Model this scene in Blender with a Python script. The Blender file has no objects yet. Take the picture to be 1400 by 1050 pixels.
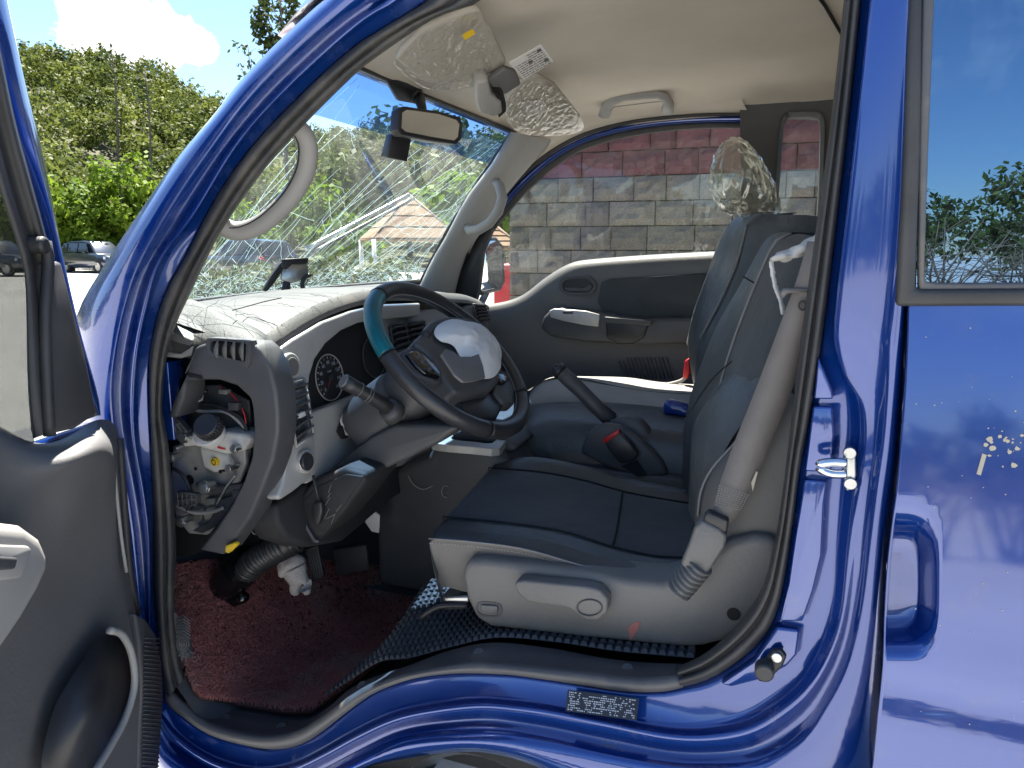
import bpy, bmesh, math, random
import numpy as np
from mathutils import Vector, Matrix, noise
random.seed(7)
RNG = np.random.default_rng(7)
S = bpy.context.scene
COL = S.collection
R = math.radians

# ------------------------------------------------------------------ camera, sky, sun, exposure
FPX, HOR, YAW = 970.0, 335.0, R(20)
CAMP = Vector((0.0, -0.95, 1.43))
PITCH = math.atan((525 - HOR) / FPX)
FW = Vector((-math.sin(YAW) * math.cos(PITCH), math.cos(YAW) * math.cos(PITCH), -math.sin(PITCH)))
RT = Vector((math.cos(YAW), math.sin(YAW), 0))
UP = RT.cross(FW)
cd = bpy.data.cameras.new('camera')
cam = bpy.data.objects.new('camera', cd)
COL.objects.link(cam)
cam.location = CAMP
cam.rotation_euler = Matrix((RT, UP, -FW)).transposed().to_euler()
cd.sensor_width = 36
cd.lens = 36 * FPX / 1400
cd.clip_start = 0.02
cd.clip_end = 4000
S.camera = cam

SUN_DIR = Vector((-0.26, 0.37, 0.89)).normalized()      # towards the sun: ahead of the truck, a little to its right
W = bpy.data.worlds.new('World')
S.world = W
W.use_nodes = True
wt = W.node_tree
wt.nodes.clear()
wo = wt.nodes.new('ShaderNodeOutputWorld')
bg = wt.nodes.new('ShaderNodeBackground')
sky = wt.nodes.new('ShaderNodeTexSky')
sky.sky_type = 'NISHITA'
sky.sun_disc = False
sky.sun_elevation = math.asin(SUN_DIR.z)
sky.sun_rotation = math.atan2(SUN_DIR.x, SUN_DIR.y)
sky.air_density = 1.0
sky.dust_density = 0.1
sky.ozone_density = 4.0
bg.inputs['Strength'].default_value = 0.052
wt.links.new(bg.outputs[0], wo.inputs[0])
# a few fair-weather clouds: noise over the whole sky, plus one cumulus bank above the hill
tc = wt.nodes.new('ShaderNodeTexCoord')


def wmath(op, a, b=None, clamp=False):
    n = wt.nodes.new('ShaderNodeMath')
    n.operation = op
    n.use_clamp = clamp
    for i, v in enumerate((a, b)):
        if v is None:
            continue
        if isinstance(v, (int, float)):
            n.inputs[i].default_value = v
        else:
            wt.links.new(v, n.inputs[i])
    return n.outputs[0]


def wnoise(scale, det, rough=0.55):
    n = wt.nodes.new('ShaderNodeTexNoise')
    n.inputs['Scale'].default_value = scale
    n.inputs['Detail'].default_value = det
    n.inputs['Roughness'].default_value = rough
    wt.links.new(tc.outputs['Generated'], n.inputs['Vector'])
    return n.outputs['Fac']


def pixdir(u, v):
    return (FW * FPX + RT * (u - 700) - UP * (v - 525)).normalized()


blob = None
for (u, v, rad) in ((112, 36, 0.030), (140, 42, 0.040), (172, 48, 0.042), (205, 46, 0.040), (235, 52, 0.034), (262, 62, 0.026)):
    d = pixdir(u, v)
    n = wt.nodes.new('ShaderNodeVectorMath')
    n.operation = 'DISTANCE'
    wt.links.new(tc.outputs['Generated'], n.inputs[0])
    n.inputs[1].default_value = d
    f = wmath('SUBTRACT', 1.0, wmath('DIVIDE', n.outputs['Value'], rad))
    blob = f if blob is None else wmath('MAXIMUM', blob, f)
fine = wmath('MULTIPLY', wmath('SUBTRACT', wnoise(34, 8, 0.6), 0.5), 1.9)
bank = wmath('MULTIPLY', wmath('ADD', blob, fine), 3.2, True)
scat = wmath('MULTIPLY', wmath('SUBTRACT', wnoise(2.6, 9, 0.58), 0.60), 6.0, True)
cl = wmath('MAXIMUM', bank, wmath('MULTIPLY', scat, 0.8))
mx = wt.nodes.new('ShaderNodeMixRGB')
wt.links.new(cl, mx.inputs['Fac'])
wt.links.new(sky.outputs[0], mx.inputs['Color1'])
mx.inputs['Color2'].default_value = (7.5, 7.6, 7.9, 1)
wt.links.new(mx.outputs[0], bg.inputs['Color'])

sl = bpy.data.lights.new('sun', 'SUN')
sl.energy = 4.6
sl.angle = R(0.5)
sl.color = (1.0, 0.95, 0.87)
so = bpy.data.objects.new('sun', sl)
COL.objects.link(so)
so.rotation_euler = SUN_DIR.to_track_quat('Z', 'Y').to_euler()
so.location = (0, 0, 30)

S.view_settings.view_transform = 'Standard'
S.view_settings.look = 'None'
S.view_settings.gamma = 1.0
S.view_settings.exposure = 2.35
S.view_settings.use_curve_mapping = False
S.render.engine = 'CYCLES'
S.cycles.use_denoising = True
S.cycles.max_bounces = 10
S.cycles.diffuse_bounces = 6
S.cycles.glossy_bounces = 5
S.cycles.transmission_bounces = 8
S.cycles.transparent_max_bounces = 24
S.cycles.caustics_reflective = False
S.cycles.caustics_refractive = False
S.cycles.sample_clamp_indirect = 6.0


# ------------------------------------------------------------------ pixel -> point helpers (a pixel gives a direction only)
def ray(u, v):
    return FW * FPX + RT * (u - 700) - UP * (v - 525)


def hit(u, v, p0, n):
    d = ray(u, v)
    n = Vector(n)
    return CAMP + d * ((Vector(p0) - CAMP).dot(n) / d.dot(n))


def PY(u, v, y): return hit(u, v, (0, y, 0), (0, 1, 0))
def PXx(u, v, x): return hit(u, v, (x, 0, 0), (1, 0, 0))
def PZ(u, v, z): return hit(u, v, (0, 0, z), (0, 0, 1))


def LY(pts, y):
    if isinstance(y, (int, float)):
        y = [y] * len(pts)
    return [PY(a, b, c) for (a, b), c in zip(pts, y)]


def ray_until(u, v, f, t0, t1):
    d = ray(u, v).normalized()
    a, b = t0, t1
    fa = f(CAMP + d * a)
    for _ in range(50):
        m = (a + b) / 2
        fm = f(CAMP + d * m)
        if (fm > 0) == (fa > 0):
            a = m
        else:
            b = m
    return CAMP + d * ((a + b) / 2)


# ------------------------------------------------------------------ materials
MATS = {}


def mat(name, col, rough=0.5, metal=0.0, var=0.0, vscale=8.0, col2=None, bump=0.0, bscale=200.0, coat=0.0, spec=0.5, dirt=0.0,
        dirtcol=(0.25, 0.21, 0.16), dscale=6.0, rvar=0.0, sheen=0.0, bdist=0.002, trans=0.0, vor=False, alpha=1.0, cthresh=0.55, objvar=0.0, bump2=0.0, b2scale=25.0, b2dist=0.006):
    m = bpy.data.materials.new(name)
    m.use_nodes = True
    t = m.node_tree
    b = t.nodes['Principled BSDF']
    b.inputs['Base Color'].default_value = (*col, 1)
    b.inputs['Roughness'].default_value = rough
    b.inputs['Metallic'].default_value = metal
    b.inputs['Coat Weight'].default_value = coat
    b.inputs['Coat Roughness'].default_value = 0.05 if 'blue_paint' in name else 0.02
    b.inputs['Coat IOR'].default_value = 1.75 if 'paint' in name else 1.5
    b.inputs['Specular IOR Level'].default_value = spec
    b.inputs['Sheen Weight'].default_value = sheen
    b.inputs['Alpha'].default_value = alpha
    co = t.nodes.new('ShaderNodeTexCoord').outputs['Object']

    def nz(scale, det=4, rough_=0.55):
        n = t.nodes.new('ShaderNodeTexNoise')
        n.inputs['Scale'].default_value = scale
        n.inputs['Detail'].default_value = det
        n.inputs['Roughness'].default_value = rough_
        t.links.new(co, n.inputs['Vector'])
        return n.outputs['Fac']
    cur = None
    if var or col2:
        r = t.nodes.new('ShaderNodeValToRGB')
        c2 = col2 if col2 else tuple(c * (1 + var) for c in col)
        c1 = col if col2 else tuple(c * (1 - var) for c in col)
        r.color_ramp.elements[0].position = 0.32
        r.color_ramp.elements[1].position = 0.68
        r.color_ramp.elements[0].color = (*c1, 1)
        r.color_ramp.elements[1].color = (*c2, 1)
        t.links.new(nz(vscale), r.inputs[0])
        cur = r.outputs[0]
    if dirt:
        mr = t.nodes.new('ShaderNodeMapRange')
        mr.inputs['From Min'].default_value = cthresh
        mr.inputs['From Max'].default_value = cthresh + 0.2
        mr.inputs['To Max'].default_value = dirt
        t.links.new(nz(dscale, 8, 0.65), mr.inputs['Value'])
        x = t.nodes.new('ShaderNodeMixRGB')
        t.links.new(mr.outputs[0], x.inputs['Fac'])
        if cur:
            t.links.new(cur, x.inputs['Color1'])
        else:
            x.inputs['Color1'].default_value = (*col, 1)
        x.inputs['Color2'].default_value = (*dirtcol, 1)
        cur = x.outputs[0]
        ra = t.nodes.new('ShaderNodeMapRange')
        ra.inputs['To Min'].default_value = rough
        ra.inputs['To Max'].default_value = 0.85
        t.links.new(mr.outputs[0], ra.inputs['Value'])
        t.links.new(ra.outputs[0], b.inputs['Roughness'])
    elif rvar:
        ra = t.nodes.new('ShaderNodeMapRange')
        ra.inputs['From Min'].default_value = 0.3
        ra.inputs['From Max'].default_value = 0.7
        ra.inputs['To Min'].default_value = max(0.02, rough - rvar)
        ra.inputs['To Max'].default_value = rough + rvar
        t.links.new(nz(vscale * 0.7, 6), ra.inputs['Value'])
        t.links.new(ra.outputs[0], b.inputs['Roughness'])
    if objvar:
        oi = t.nodes.new('ShaderNodeObjectInfo')
        mr2 = t.nodes.new('ShaderNodeMapRange')
        mr2.inputs['To Min'].default_value = 1 - objvar
        mr2.inputs['To Max'].default_value = 1 + objvar
        t.links.new(oi.outputs['Random'], mr2.inputs['Value'])
        hs = t.nodes.new('ShaderNodeHueSaturation')
        t.links.new(mr2.outputs[0], hs.inputs['Value'])
        t.links.new(cur, hs.inputs['Color'])
        cur = hs.outputs[0]
    if cur:
        t.links.new(cur, b.inputs['Base Color'])
    if bump:
        bn = t.nodes.new('ShaderNodeBump')
        bn.inputs['Strength'].default_value = bump
        bn.inputs['Distance'].default_value = bdist
        if vor:
            n = t.nodes.new('ShaderNodeTexVoronoi')
            n.inputs['Scale'].default_value = bscale
            t.links.new(co, n.inputs['Vector'])
            t.links.new(n.outputs['Distance'], bn.inputs['Height'])
        else:
            t.links.new(nz(bscale, 3), bn.inputs['Height'])
        if bump2:
            b2 = t.nodes.new('ShaderNodeBump')
            b2.inputs['Strength'].default_value = bump2
            b2.inputs['Distance'].default_value = b2dist
            t.links.new(nz(b2scale, 5, 0.6), b2.inputs['Height'])
            t.links.new(b2.outputs[0], bn.inputs['Normal'])
        t.links.new(bn.outputs[0], b.inputs['Normal'])
    MATS[name] = m
    return m


def glassmat(name, tint, refl=1.0, body=0.0, bodycol=(0.5, 0.5, 0.5), dust=0.0, ior=1.5, rough=0.0, dscale=30, bump=0.0, bscale=20, rcol=(1, 1, 1)):
    """thin sheet of glass or film: clear/tinted transparency + Fresnel reflection, with a little dust"""
    m = bpy.data.materials.new(name)
    m.use_nodes = True
    t = m.node_tree
    t.nodes.clear()
    o = t.nodes.new('ShaderNodeOutputMaterial')
    tr = t.nodes.new('ShaderNodeBsdfTransparent')
    tr.inputs[0].default_value = (*tint, 1)
    gl = t.nodes.new('ShaderNodeBsdfGlossy')
    gl.inputs['Roughness'].default_value = rough
    gl.inputs['Color'].default_value = (*rcol, 1)
    geo = t.nodes.new('ShaderNodeNewGeometry')
    dt = t.nodes.new('ShaderNodeVectorMath')
    dt.operation = 'DOT_PRODUCT'
    t.links.new(geo.outputs['Normal'], dt.inputs[0])
    t.links.new(geo.outputs['Incoming'], dt.inputs[1])

    def mth(op, a, b=None, c=None, clamp=False):
        q = t.nodes.new('ShaderNodeMath')
        q.operation = op
        q.use_clamp = clamp
        for i, v in enumerate((a, b, c)):
            if v is None: continue
            if isinstance(v, (int, float)): q.inputs[i].default_value = v
            else: t.links.new(v, q.inputs[i])
        return q
    f0 = ((ior - 1) / (ior + 1)) ** 2 * 1.7
    om = mth('SUBTRACT', 1.0, mth('ABSOLUTE', dt.outputs['Value']).outputs[0], clamp=True)
    mu = mth('MULTIPLY', mth('MULTIPLY_ADD', mth('POWER', om.outputs[0], 5.0).outputs[0], 1 - f0, f0).outputs[0], refl, clamp=True)
    ms = t.nodes.new('ShaderNodeMixShader')
    t.links.new(mu.outputs[0], ms.inputs[0])
    t.links.new(tr.outputs[0], ms.inputs[1])
    t.links.new(gl.outputs[0], ms.inputs[2])
    last = ms.outputs[0]
    co = t.nodes.new('ShaderNodeTexCoord').outputs['Object']
    if body or dust:
        df = t.nodes.new('ShaderNodeBsdfDiffuse')
        df.inputs[0].default_value = (*bodycol, 1)
        tl = t.nodes.new('ShaderNodeBsdfTranslucent')
        tl.inputs[0].default_value = (*bodycol, 1)
        dm = t.nodes.new('ShaderNodeMixShader')
        dm.inputs[0].default_value = 0.5
        t.links.new(df.outputs[0], dm.inputs[1])
        t.links.new(tl.outputs[0], dm.inputs[2])
        m2 = t.nodes.new('ShaderNodeMixShader')
        n = t.nodes.new('ShaderNodeTexNoise')
        n.inputs['Scale'].default_value = dscale
        n.inputs['Detail'].default_value = 8
        n.inputs['Roughness'].default_value = 0.7
        t.links.new(co, n.inputs['Vector'])
        mr = t.nodes.new('ShaderNodeMapRange')
        mr.inputs['From Min'].default_value = 0.42
        mr.inputs['From Max'].default_value = 0.8
        mr.inputs['To Min'].default_value = body
        mr.inputs['To Max'].default_value = body + dust
        t.links.new(n.outputs['Fac'], mr.inputs['Value'])
        t.links.new(mr.outputs[0], m2.inputs[0])
        t.links.new(last, m2.inputs[1])
        t.links.new(dm.outputs[0], m2.inputs[2])
        last = m2.outputs[0]
    if bump:
        bn = t.nodes.new('ShaderNodeBump')
        bn.inputs['Strength'].default_value = bump
        bn.inputs['Distance'].default_value = 0.01
        n = t.nodes.new('ShaderNodeTexNoise')
        n.inputs['Scale'].default_value = bscale
        n.inputs['Detail'].default_value = 5
        n.inputs['Distortion'].default_value = 1.5
        t.links.new(co, n.inputs['Vector'])
        t.links.new(n.outputs['Fac'], bn.inputs['Height'])
        t.links.new(bn.outputs[0], gl.inputs['Normal'])
    t.links.new(last, o.inputs[0])
    MATS[name] = m
    return m


def leafmat(name, c1, c2, transl=0.35):
    m = bpy.data.materials.new(name)
    m.use_nodes = True
    t = m.node_tree
    b = t.nodes['Principled BSDF']
    g = t.nodes.new('ShaderNodeNewGeometry')
    r = t.nodes.new('ShaderNodeValToRGB')
    r.color_ramp.elements[0].color = (*c1, 1)
    r.color_ramp.elements[1].color = (*c2, 1)
    co = t.nodes.new('ShaderNodeTexCoord').outputs['Object']
    n = t.nodes.new('ShaderNodeTexNoise')
    n.inputs['Scale'].default_value = 0.22
    n.inputs['Detail'].default_value = 3
    t.links.new(co, n.inputs['Vector'])
    mx = t.nodes.new('ShaderNodeMath')
    mx.operation = 'MULTIPLY_ADD'
    mx.inputs[1].default_value = 0.45
    t.links.new(g.outputs['Random Per Island'], mx.inputs[0])
    sb = t.nodes.new('ShaderNodeMath')
    sb.operation = 'MULTIPLY_ADD'
    sb.inputs[1].default_value = 1.6
    sb.inputs[2].default_value = -0.55
    t.links.new(n.outputs['Fac'], sb.inputs[0])
    t.links.new(sb.outputs[0], mx.inputs[2])
    t.links.new(mx.outputs[0], r.inputs[0])
    t.links.new(r.outputs[0], b.inputs['Base Color'])
    b.inputs['Roughness'].default_value = 0.6
    b.inputs['Specular IOR Level'].default_value = 0.12
    tl = t.nodes.new('ShaderNodeBsdfTranslucent')
    t.links.new(r.outputs[0], tl.inputs[0])
    ms = t.nodes.new('ShaderNodeMixShader')
    ms.inputs[0].default_value = transl
    t.links.new(b.outputs[0], ms.inputs[1])
    t.links.new(tl.outputs[0], ms.inputs[2])
    t.links.new(ms.outputs[0], t.nodes['Material Output'].inputs[0])
    MATS[name] = m
    return m


# ------------------------------------------------------------------ object helpers
def setp(o, parent):
    if parent is not None:
        o.parent = parent
        loc = Vector((0, 0, 0))
        p = parent
        while p is not None:
            loc += p.location
            p = p.parent
        o.matrix_parent_inverse = Matrix.Translation(-loc) if parent.parent is None else Matrix.Identity(4)
        if parent.parent is not None:
            o.matrix_parent_inverse = Matrix.Identity(4)


def tag(o, label=None, cat=None, group=None, kind=None):
    if label: o['label'] = label
    if cat: o['category'] = cat
    if group: o['group'] = group
    if kind: o['kind'] = kind
    return o


def thing(name, label, cat, loc, group=None):
    o = bpy.data.objects.new(name, None)
    o.empty_display_size = 0.1
    COL.objects.link(o)
    o.location = loc
    return tag(o, label, cat, group)


def mesh(name, V, Fc, m, parent=None, smooth=True, bevel=0.0, sub=0, solid=0.0, bseg=2, offset=0.0, auto=None, weld=False):
    me = bpy.data.meshes.new(name)
    me.from_pydata([tuple(v) for v in V], [], Fc)
    if weld:
        bm = bmesh.new()
        bm.from_mesh(me)
        bmesh.ops.remove_doubles(bm, verts=bm.verts, dist=1e-5)
        bmesh.ops.recalc_face_normals(bm, faces=bm.faces)
        bm.to_mesh(me)
        bm.free()
    me.update()
    o = bpy.data.objects.new(name, me)
    COL.objects.link(o)
    if m is not None:
        me.materials.append(MATS[m] if isinstance(m, str) else m)
    for p in me.polygons:
        p.use_smooth = smooth
    if auto is not None:
        try:
            me.set_sharp_from_angle(angle=R(auto))
        except Exception:
            pass
    if solid:
        s = o.modifiers.new('solid', 'SOLIDIFY')
        s.thickness = solid
        s.offset = offset
    if bevel:
        b = o.modifiers.new('bevel', 'BEVEL')
        b.width = bevel
        b.segments = bseg
        b.limit_method = 'ANGLE'
        b.angle_limit = R(35)
        b.harden_normals = False
    if sub:
        s = o.modifiers.new('sub', 'SUBSURF')
        s.levels = sub
        s.render_levels = sub
    setp(o, parent)
    return o


def resample(pts, n, closed=False):
    """Catmull-Rom through pts, n samples evenly spaced along the length"""
    P = [Vector(p) for p in pts]
    if len(P) == 2:
        return [P[0].lerp(P[1], i / (n - 1)) for i in range(n)]
    dense = []
    m = len(P)
    segs = m if closed else m - 1
    for i in range(segs):
        if closed:
            a, b, c, d = P[(i - 1) % m], P[i], P[(i + 1) % m], P[(i + 2) % m]
        else:
            a, b, c, d = P[max(i - 1, 0)], P[i], P[i + 1], P[min(i + 2, m - 1)]
        for k in range(12):
            t = k / 12
            dense.append(0.5 * ((2 * b) + (c - a) * t + (2 * a - 5 * b + 4 * c - d) * t * t + (3 * b - a - 3 * c + d) * t ** 3))
    dense.append(P[0] if closed else P[-1])
    L = [0]
    for i in range(1, len(dense)):
        L.append(L[-1] + (dense[i] - dense[i - 1]).length)
    out = []
    j = 0
    cnt = n if closed else n - 1
    for i in range(n):
        s = L[-1] * i / cnt
        while j < len(L) - 2 and L[j + 1] < s:
            j += 1
        dl = L[j + 1] - L[j]
        out.append(dense[j].lerp(dense[j + 1], 0 if dl == 0 else (s - L[j]) / dl))
    return out


def loft(name, rows, m, parent=None, n=24, closed=False, caps=False, smooth=True, **kw):
    rr = [resample(r, n, closed) if len(r) != n or closed else [Vector(p) for p in r] for r in rows]
    V = [p for r in rr for p in r]
    Fc = []
    for i in range(len(rr) - 1):
        for j in range(n if closed else n - 1):
            k = (j + 1) % n
            Fc.append((i * n + j, i * n + k, (i + 1) * n + k, (i + 1) * n + j))
    if caps and closed:
        Fc.append(tuple(range(n))[::-1])
        Fc.append(tuple((len(rr) - 1) * n + j for j in range(n)))
    return mesh(name, V, Fc, m, parent, smooth, **kw)


def tube_vf(path, rad, seg=8, closed=False, caps=True, flat=1.0, ref=None, phase=0.0):
    P = [Vector(p) for p in path]
    n = len(P)
    V, Fc = [], []
    prev = None
    for i, p in enumerate(P):
        if closed:
            t = (P[(i + 1) % n] - P[i - 1])
        else:
            t = P[min(i + 1, n - 1)] - P[max(i - 1, 0)]
        t = t.normalized() if t.length else Vector((0, 0, 1))
        if ref is not None:
            a = Vector(ref) - t * t.dot(Vector(ref))
            a.normalize()
        else:
            if prev is None:
                h = Vector((0, 0, 1)) if abs(t.z) < 0.9 else Vector((0, 1, 0))
                a = (h - t * t.dot(h)).normalized()
            else:
                a = (prev - t * t.dot(prev)).normalized()
        prev = a
        b = t.cross(a)
        r = rad[i] if isinstance(rad, (list, tuple)) else rad
        for k in range(seg):
            w = phase + 2 * math.pi * k / seg
            V.append(p + a * (math.cos(w) * r * flat) + b * (math.sin(w) * r))
    for i in range(n if closed else n - 1):
        j = (i + 1) % n
        for k in range(seg):
            l = (k + 1) % seg
            Fc.append((i * seg + k, i * seg + l, j * seg + l, j * seg + k))
    if caps and not closed:
        Fc.append(tuple(range(seg))[::-1])
        Fc.append(tuple((n - 1) * seg + k for k in range(seg)))
    return V, Fc


def tube(name, path, rad, m, parent=None, seg=10, closed=False, n=None, flat=1.0, ref=None, **kw):
    if n:
        path = resample(path, n, closed)
    V, Fc = tube_vf(path, rad, seg, closed, True, flat, ref)
    return mesh(name, V, Fc, m, parent, **kw)


def prism(name, front, vec, m, parent=None, bevel=0.004, smooth=False, bseg=2, **kw):
    """closed outline given as points, pushed back along vec"""
    f = [Vector(p) for p in front]
    vec = Vector(vec)
    n = len(f)
    V = f + [p + vec for p in f]
    Fc = [tuple(range(n)), tuple(range(2 * n - 1, n - 1, -1))]
    for i in range(n):
        j = (i + 1) % n
        Fc.append((i, i + n, j + n, j))
    o = mesh(name, V, Fc, m, parent, smooth=bevel > 0, weld=True, bevel=bevel, bseg=bseg, **kw)
    return o


def box_vf(c, s, rot=None):
    c = Vector(c)
    M = rot if rot is not None else Matrix.Identity(3)
    V = []
    for x in (-.5, .5):
        for y in (-.5, .5):
            for z in (-.5, .5):
                V.append(c + M @ Vector((x * s[0], y * s[1], z * s[2])))
    Fc = [(0, 1, 3, 2), (4, 6, 7, 5), (0, 4, 5, 1), (2, 3, 7, 6), (0, 2, 6, 4), (1, 5, 7, 3)]
    return V, Fc


def box(name, c, s, m, parent=None, rot=None, bevel=0.004, smooth=True, **kw):
    V, Fc = box_vf(c, s, rot)
    return mesh(name, V, Fc, m, parent, smooth=smooth and bevel > 0, bevel=bevel, **kw)


def axes_from(n, upv=(0, 0, 1)):
    n = Vector(n).normalized()
    u = Vector(upv)
    r = u.cross(n).normalized()
    u = n.cross(r)
    return r, u, n          # right, up, out


def disc(name, c, n, r, h, m, parent=None, seg=24, bevel=0.0, r2=None, **kw):
    """short cylinder whose front face sits at c looking along n, body behind it"""
    a, b, nn = axes_from(n, (0, 0, 1) if abs(Vector(n).normalized().z) < .95 else (0, 1, 0))
    c = Vector(c)
    r2 = r if r2 is None else r2
    V = [c + (a * math.cos(2 * math.pi * k / seg) + b * math.sin(2 * math.pi * k / seg)) * r for k in range(seg)]
    V += [c - nn * h + (a * math.cos(2 * math.pi * k / seg) + b * math.sin(2 * math.pi * k / seg)) * r2 for k in range(seg)]
    Fc = [tuple(range(seg)), tuple(range(2 * seg - 1, seg - 1, -1))]
    for k in range(seg):
        l = (k + 1) % seg
        Fc.append((k, k + seg, l + seg, l))
    return mesh(name, V, Fc, m, parent, smooth=True, bevel=bevel, auto=40, **kw)


def ring(name, outer, inner, vec, m, parent=None, n=40, bevel=0.0, **kw):
    """flat frame between two closed outlines, with thickness vec"""
    o, i = resample(outer, n, True), resample(inner, n, True)
    vec = Vector(vec)
    V = o + i + [p + vec for p in i] + [p + vec for p in o]
    Fc = []
    for k in range(n):
        l = (k + 1) % n
        for q in range(4):
            r_ = (q + 1) % 4
            Fc.append((q * n + k, q * n + l, r_ * n + l, r_ * n + k))
    return mesh(name, V, Fc, m, parent, smooth=False, weld=True, bevel=bevel, **kw)


def quads_mesh(name, V, m, parent=None, smooth=False, nper=4):
    """V: (N*nper,3) array, every nper points are one face"""
    V = np.asarray(V, dtype=np.float32)
    me = bpy.data.meshes.new(name)
    nv = len(V)
    nf = nv // nper
    me.vertices.add(nv)
    me.vertices.foreach_set('co', V.ravel())
    me.loops.add(nv)
    me.loops.foreach_set('vertex_index', np.arange(nv, dtype=np.int32))
    me.polygons.add(nf)
    me.polygons.foreach_set('loop_start', np.arange(0, nv, nper, dtype=np.int32))
    try:
        me.polygons.foreach_set('loop_total', np.full(nf, nper, dtype=np.int32))
    except Exception:
        pass
    me.update(calc_edges=True)
    me.validate()
    if m: me.materials.append(MATS[m])
    o = bpy.data.objects.new(name, me)
    COL.objects.link(o)
    setp(o, parent)
    return o


def text_mesh(body, size):
    c = bpy.data.curves.new('t', 'FONT')
    c.body = body
    c.size = size
    c.align_x = 'CENTER'
    c.align_y = 'CENTER'
    o = bpy.data.objects.new('t', c)
    COL.objects.link(o)
    dg = bpy.context.evaluated_depsgraph_get()
    me = bpy.data.meshes.new_from_object(o.evaluated_get(dg))
    V = [v.co.copy() for v in me.vertices]
    Fc = [tuple(p.vertices) for p in me.polygons]
    bpy.data.objects.remove(o)
    bpy.data.curves.remove(c)
    bpy.data.meshes.remove(me)
    return V, Fc


class MB:
    """collects pieces of one part into one mesh"""
    def __init__(s): s.V, s.F = [], []
    def add(s, vf):
        o = len(s.V)
        s.V += [Vector(v) for v in vf[0]]
        s.F += [tuple(i + o for i in f) for f in vf[1]]
        return s
    def build(s, name, m, parent=None, **kw): return mesh(name, s.V, s.F, m, parent, **kw)

# ------------------------------------------------------------------ the materials of the place
mat('blue_paint', (0.003, 0.042, 0.25), 0.18, 0.4, var=0.06, vscale=3, coat=1.0, spec=0.5, dirt=0.22, dscale=26, dirtcol=(0.10, 0.12, 0.20), cthresh=0.56, bump=0.12, bscale=16, bdist=0.004)
mat('blue_paint_dusty', (0.003, 0.042, 0.25), 0.2, 0.4, coat=0.8, dirt=0.5, dscale=9, dirtcol=(0.08, 0.13, 0.30), cthresh=0.48)
mat('blue_paint_muddy', (0.003, 0.040, 0.24), 0.2, 0.4, coat=0.8, dirt=0.6, dscale=14, dirtcol=(0.13, 0.12, 0.12), cthresh=0.62)
mat('rubber', (0.035, 0.035, 0.036), 0.52, var=0.25, vscale=10, dirt=0.25, dscale=18, dirtcol=(0.10, 0.09, 0.08), bump=0.15, bscale=300)
mat('rubber_dusty', (0.045, 0.045, 0.044), 0.6, dirt=0.7, dscale=10, dirtcol=(0.15, 0.135, 0.115), cthresh=0.47, bump=0.2, bscale=150)
mat('sill_plastic', (0.085, 0.086, 0.09), 0.45, dirt=0.75, dscale=9, dirtcol=(0.17, 0.155, 0.135), bump=0.2, bscale=500, cthresh=0.52)
mat('dark_plastic', (0.064, 0.065, 0.069), 0.5, var=0.12, vscale=6, dirt=0.4, dscale=11, dirtcol=(0.14, 0.13, 0.12), bump=0.25, bscale=260, bdist=0.0006)
mat('door_plastic', (0.125, 0.124, 0.124), 0.55, var=0.10, vscale=4, dirt=0.45, dscale=6, dirtcol=(0.15, 0.14, 0.13), bump=0.35, bscale=190, bdist=0.0016, bump2=0.2, b2scale=10, b2dist=0.006)
mat('black_plastic', (0.026, 0.026, 0.028), 0.4, var=0.2, vscale=9, dirt=0.12, dscale=14, dirtcol=(0.12, 0.11, 0.10))
mat('piano_black', (0.006, 0.006, 0.007), 0.12, coat=0.6)
mat('void_black', (0.008, 0.008, 0.009), 0.8)
mat('grey_plastic', (0.142, 0.139, 0.132), 0.5, var=0.08, vscale=5, dirt=0.5, dscale=7, dirtcol=(0.21, 0.19, 0.165), bump=0.5, bscale=190, bdist=0.0016, cthresh=0.54)
mat('trim_grey', (0.33, 0.32, 0.3), 0.6, var=0.05, vscale=5, dirt=0.15, dscale=9, dirtcol=(0.2, 0.18, 0.15), bump=0.25, bscale=500, bdist=0.0006)
mat('dash_top', (0.062, 0.062, 0.058), 0.62, var=0.10, vscale=9, dirt=0.35, dscale=18, dirtcol=(0.115, 0.11, 0.102), bump=0.5, bscale=180, bdist=0.002, bump2=0.3, b2scale=16, b2dist=0.006)
mat('silver_trim', (0.46, 0.45, 0.43), 0.38, 0.2, var=0.05, vscale=12, dirt=0.2, dscale=20, dirtcol=(0.25, 0.23, 0.2))
mat('headliner', (0.66, 0.59, 0.49), 0.95, var=0.05, vscale=4, bump=0.3, bscale=700, bdist=0.0008, dirt=0.25, dscale=3.5, dirtcol=(0.53, 0.46, 0.37), bump2=0.25, b2scale=7, b2dist=0.008)
mat('visor_vinyl', (0.48, 0.45, 0.39), 0.7, bump=0.2, bscale=500, bdist=0.0006)
mat('leather', (0.058, 0.064, 0.068), 0.42, var=0.18, vscale=5, dirt=0.5, dscale=8, dirtcol=(0.105, 0.107, 0.108), cthresh=0.50, bump=0.3, bscale=190, bdist=0.0008, vor=True, sheen=0.0, bump2=0.5, b2scale=14, b2dist=0.010)
mat('leather_grey', (0.145, 0.138, 0.13), 0.5, var=0.10, vscale=7, dirt=0.25, dscale=10, dirtcol=(0.22, 0.2, 0.175), bump=0.3, bscale=380, bdist=0.0008, vor=True, bump2=0.4, b2scale=14, b2dist=0.008)
mat('seat_cloth', (0.044, 0.05, 0.054), 0.75, var=0.15, vscale=9, dirt=0.5, dscale=10, dirtcol=(0.085, 0.085, 0.083), cthresh=0.5, bump=0.6, bscale=320, bdist=0.001, sheen=0.1, bump2=0.5, b2scale=11, b2dist=0.010)
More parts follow.
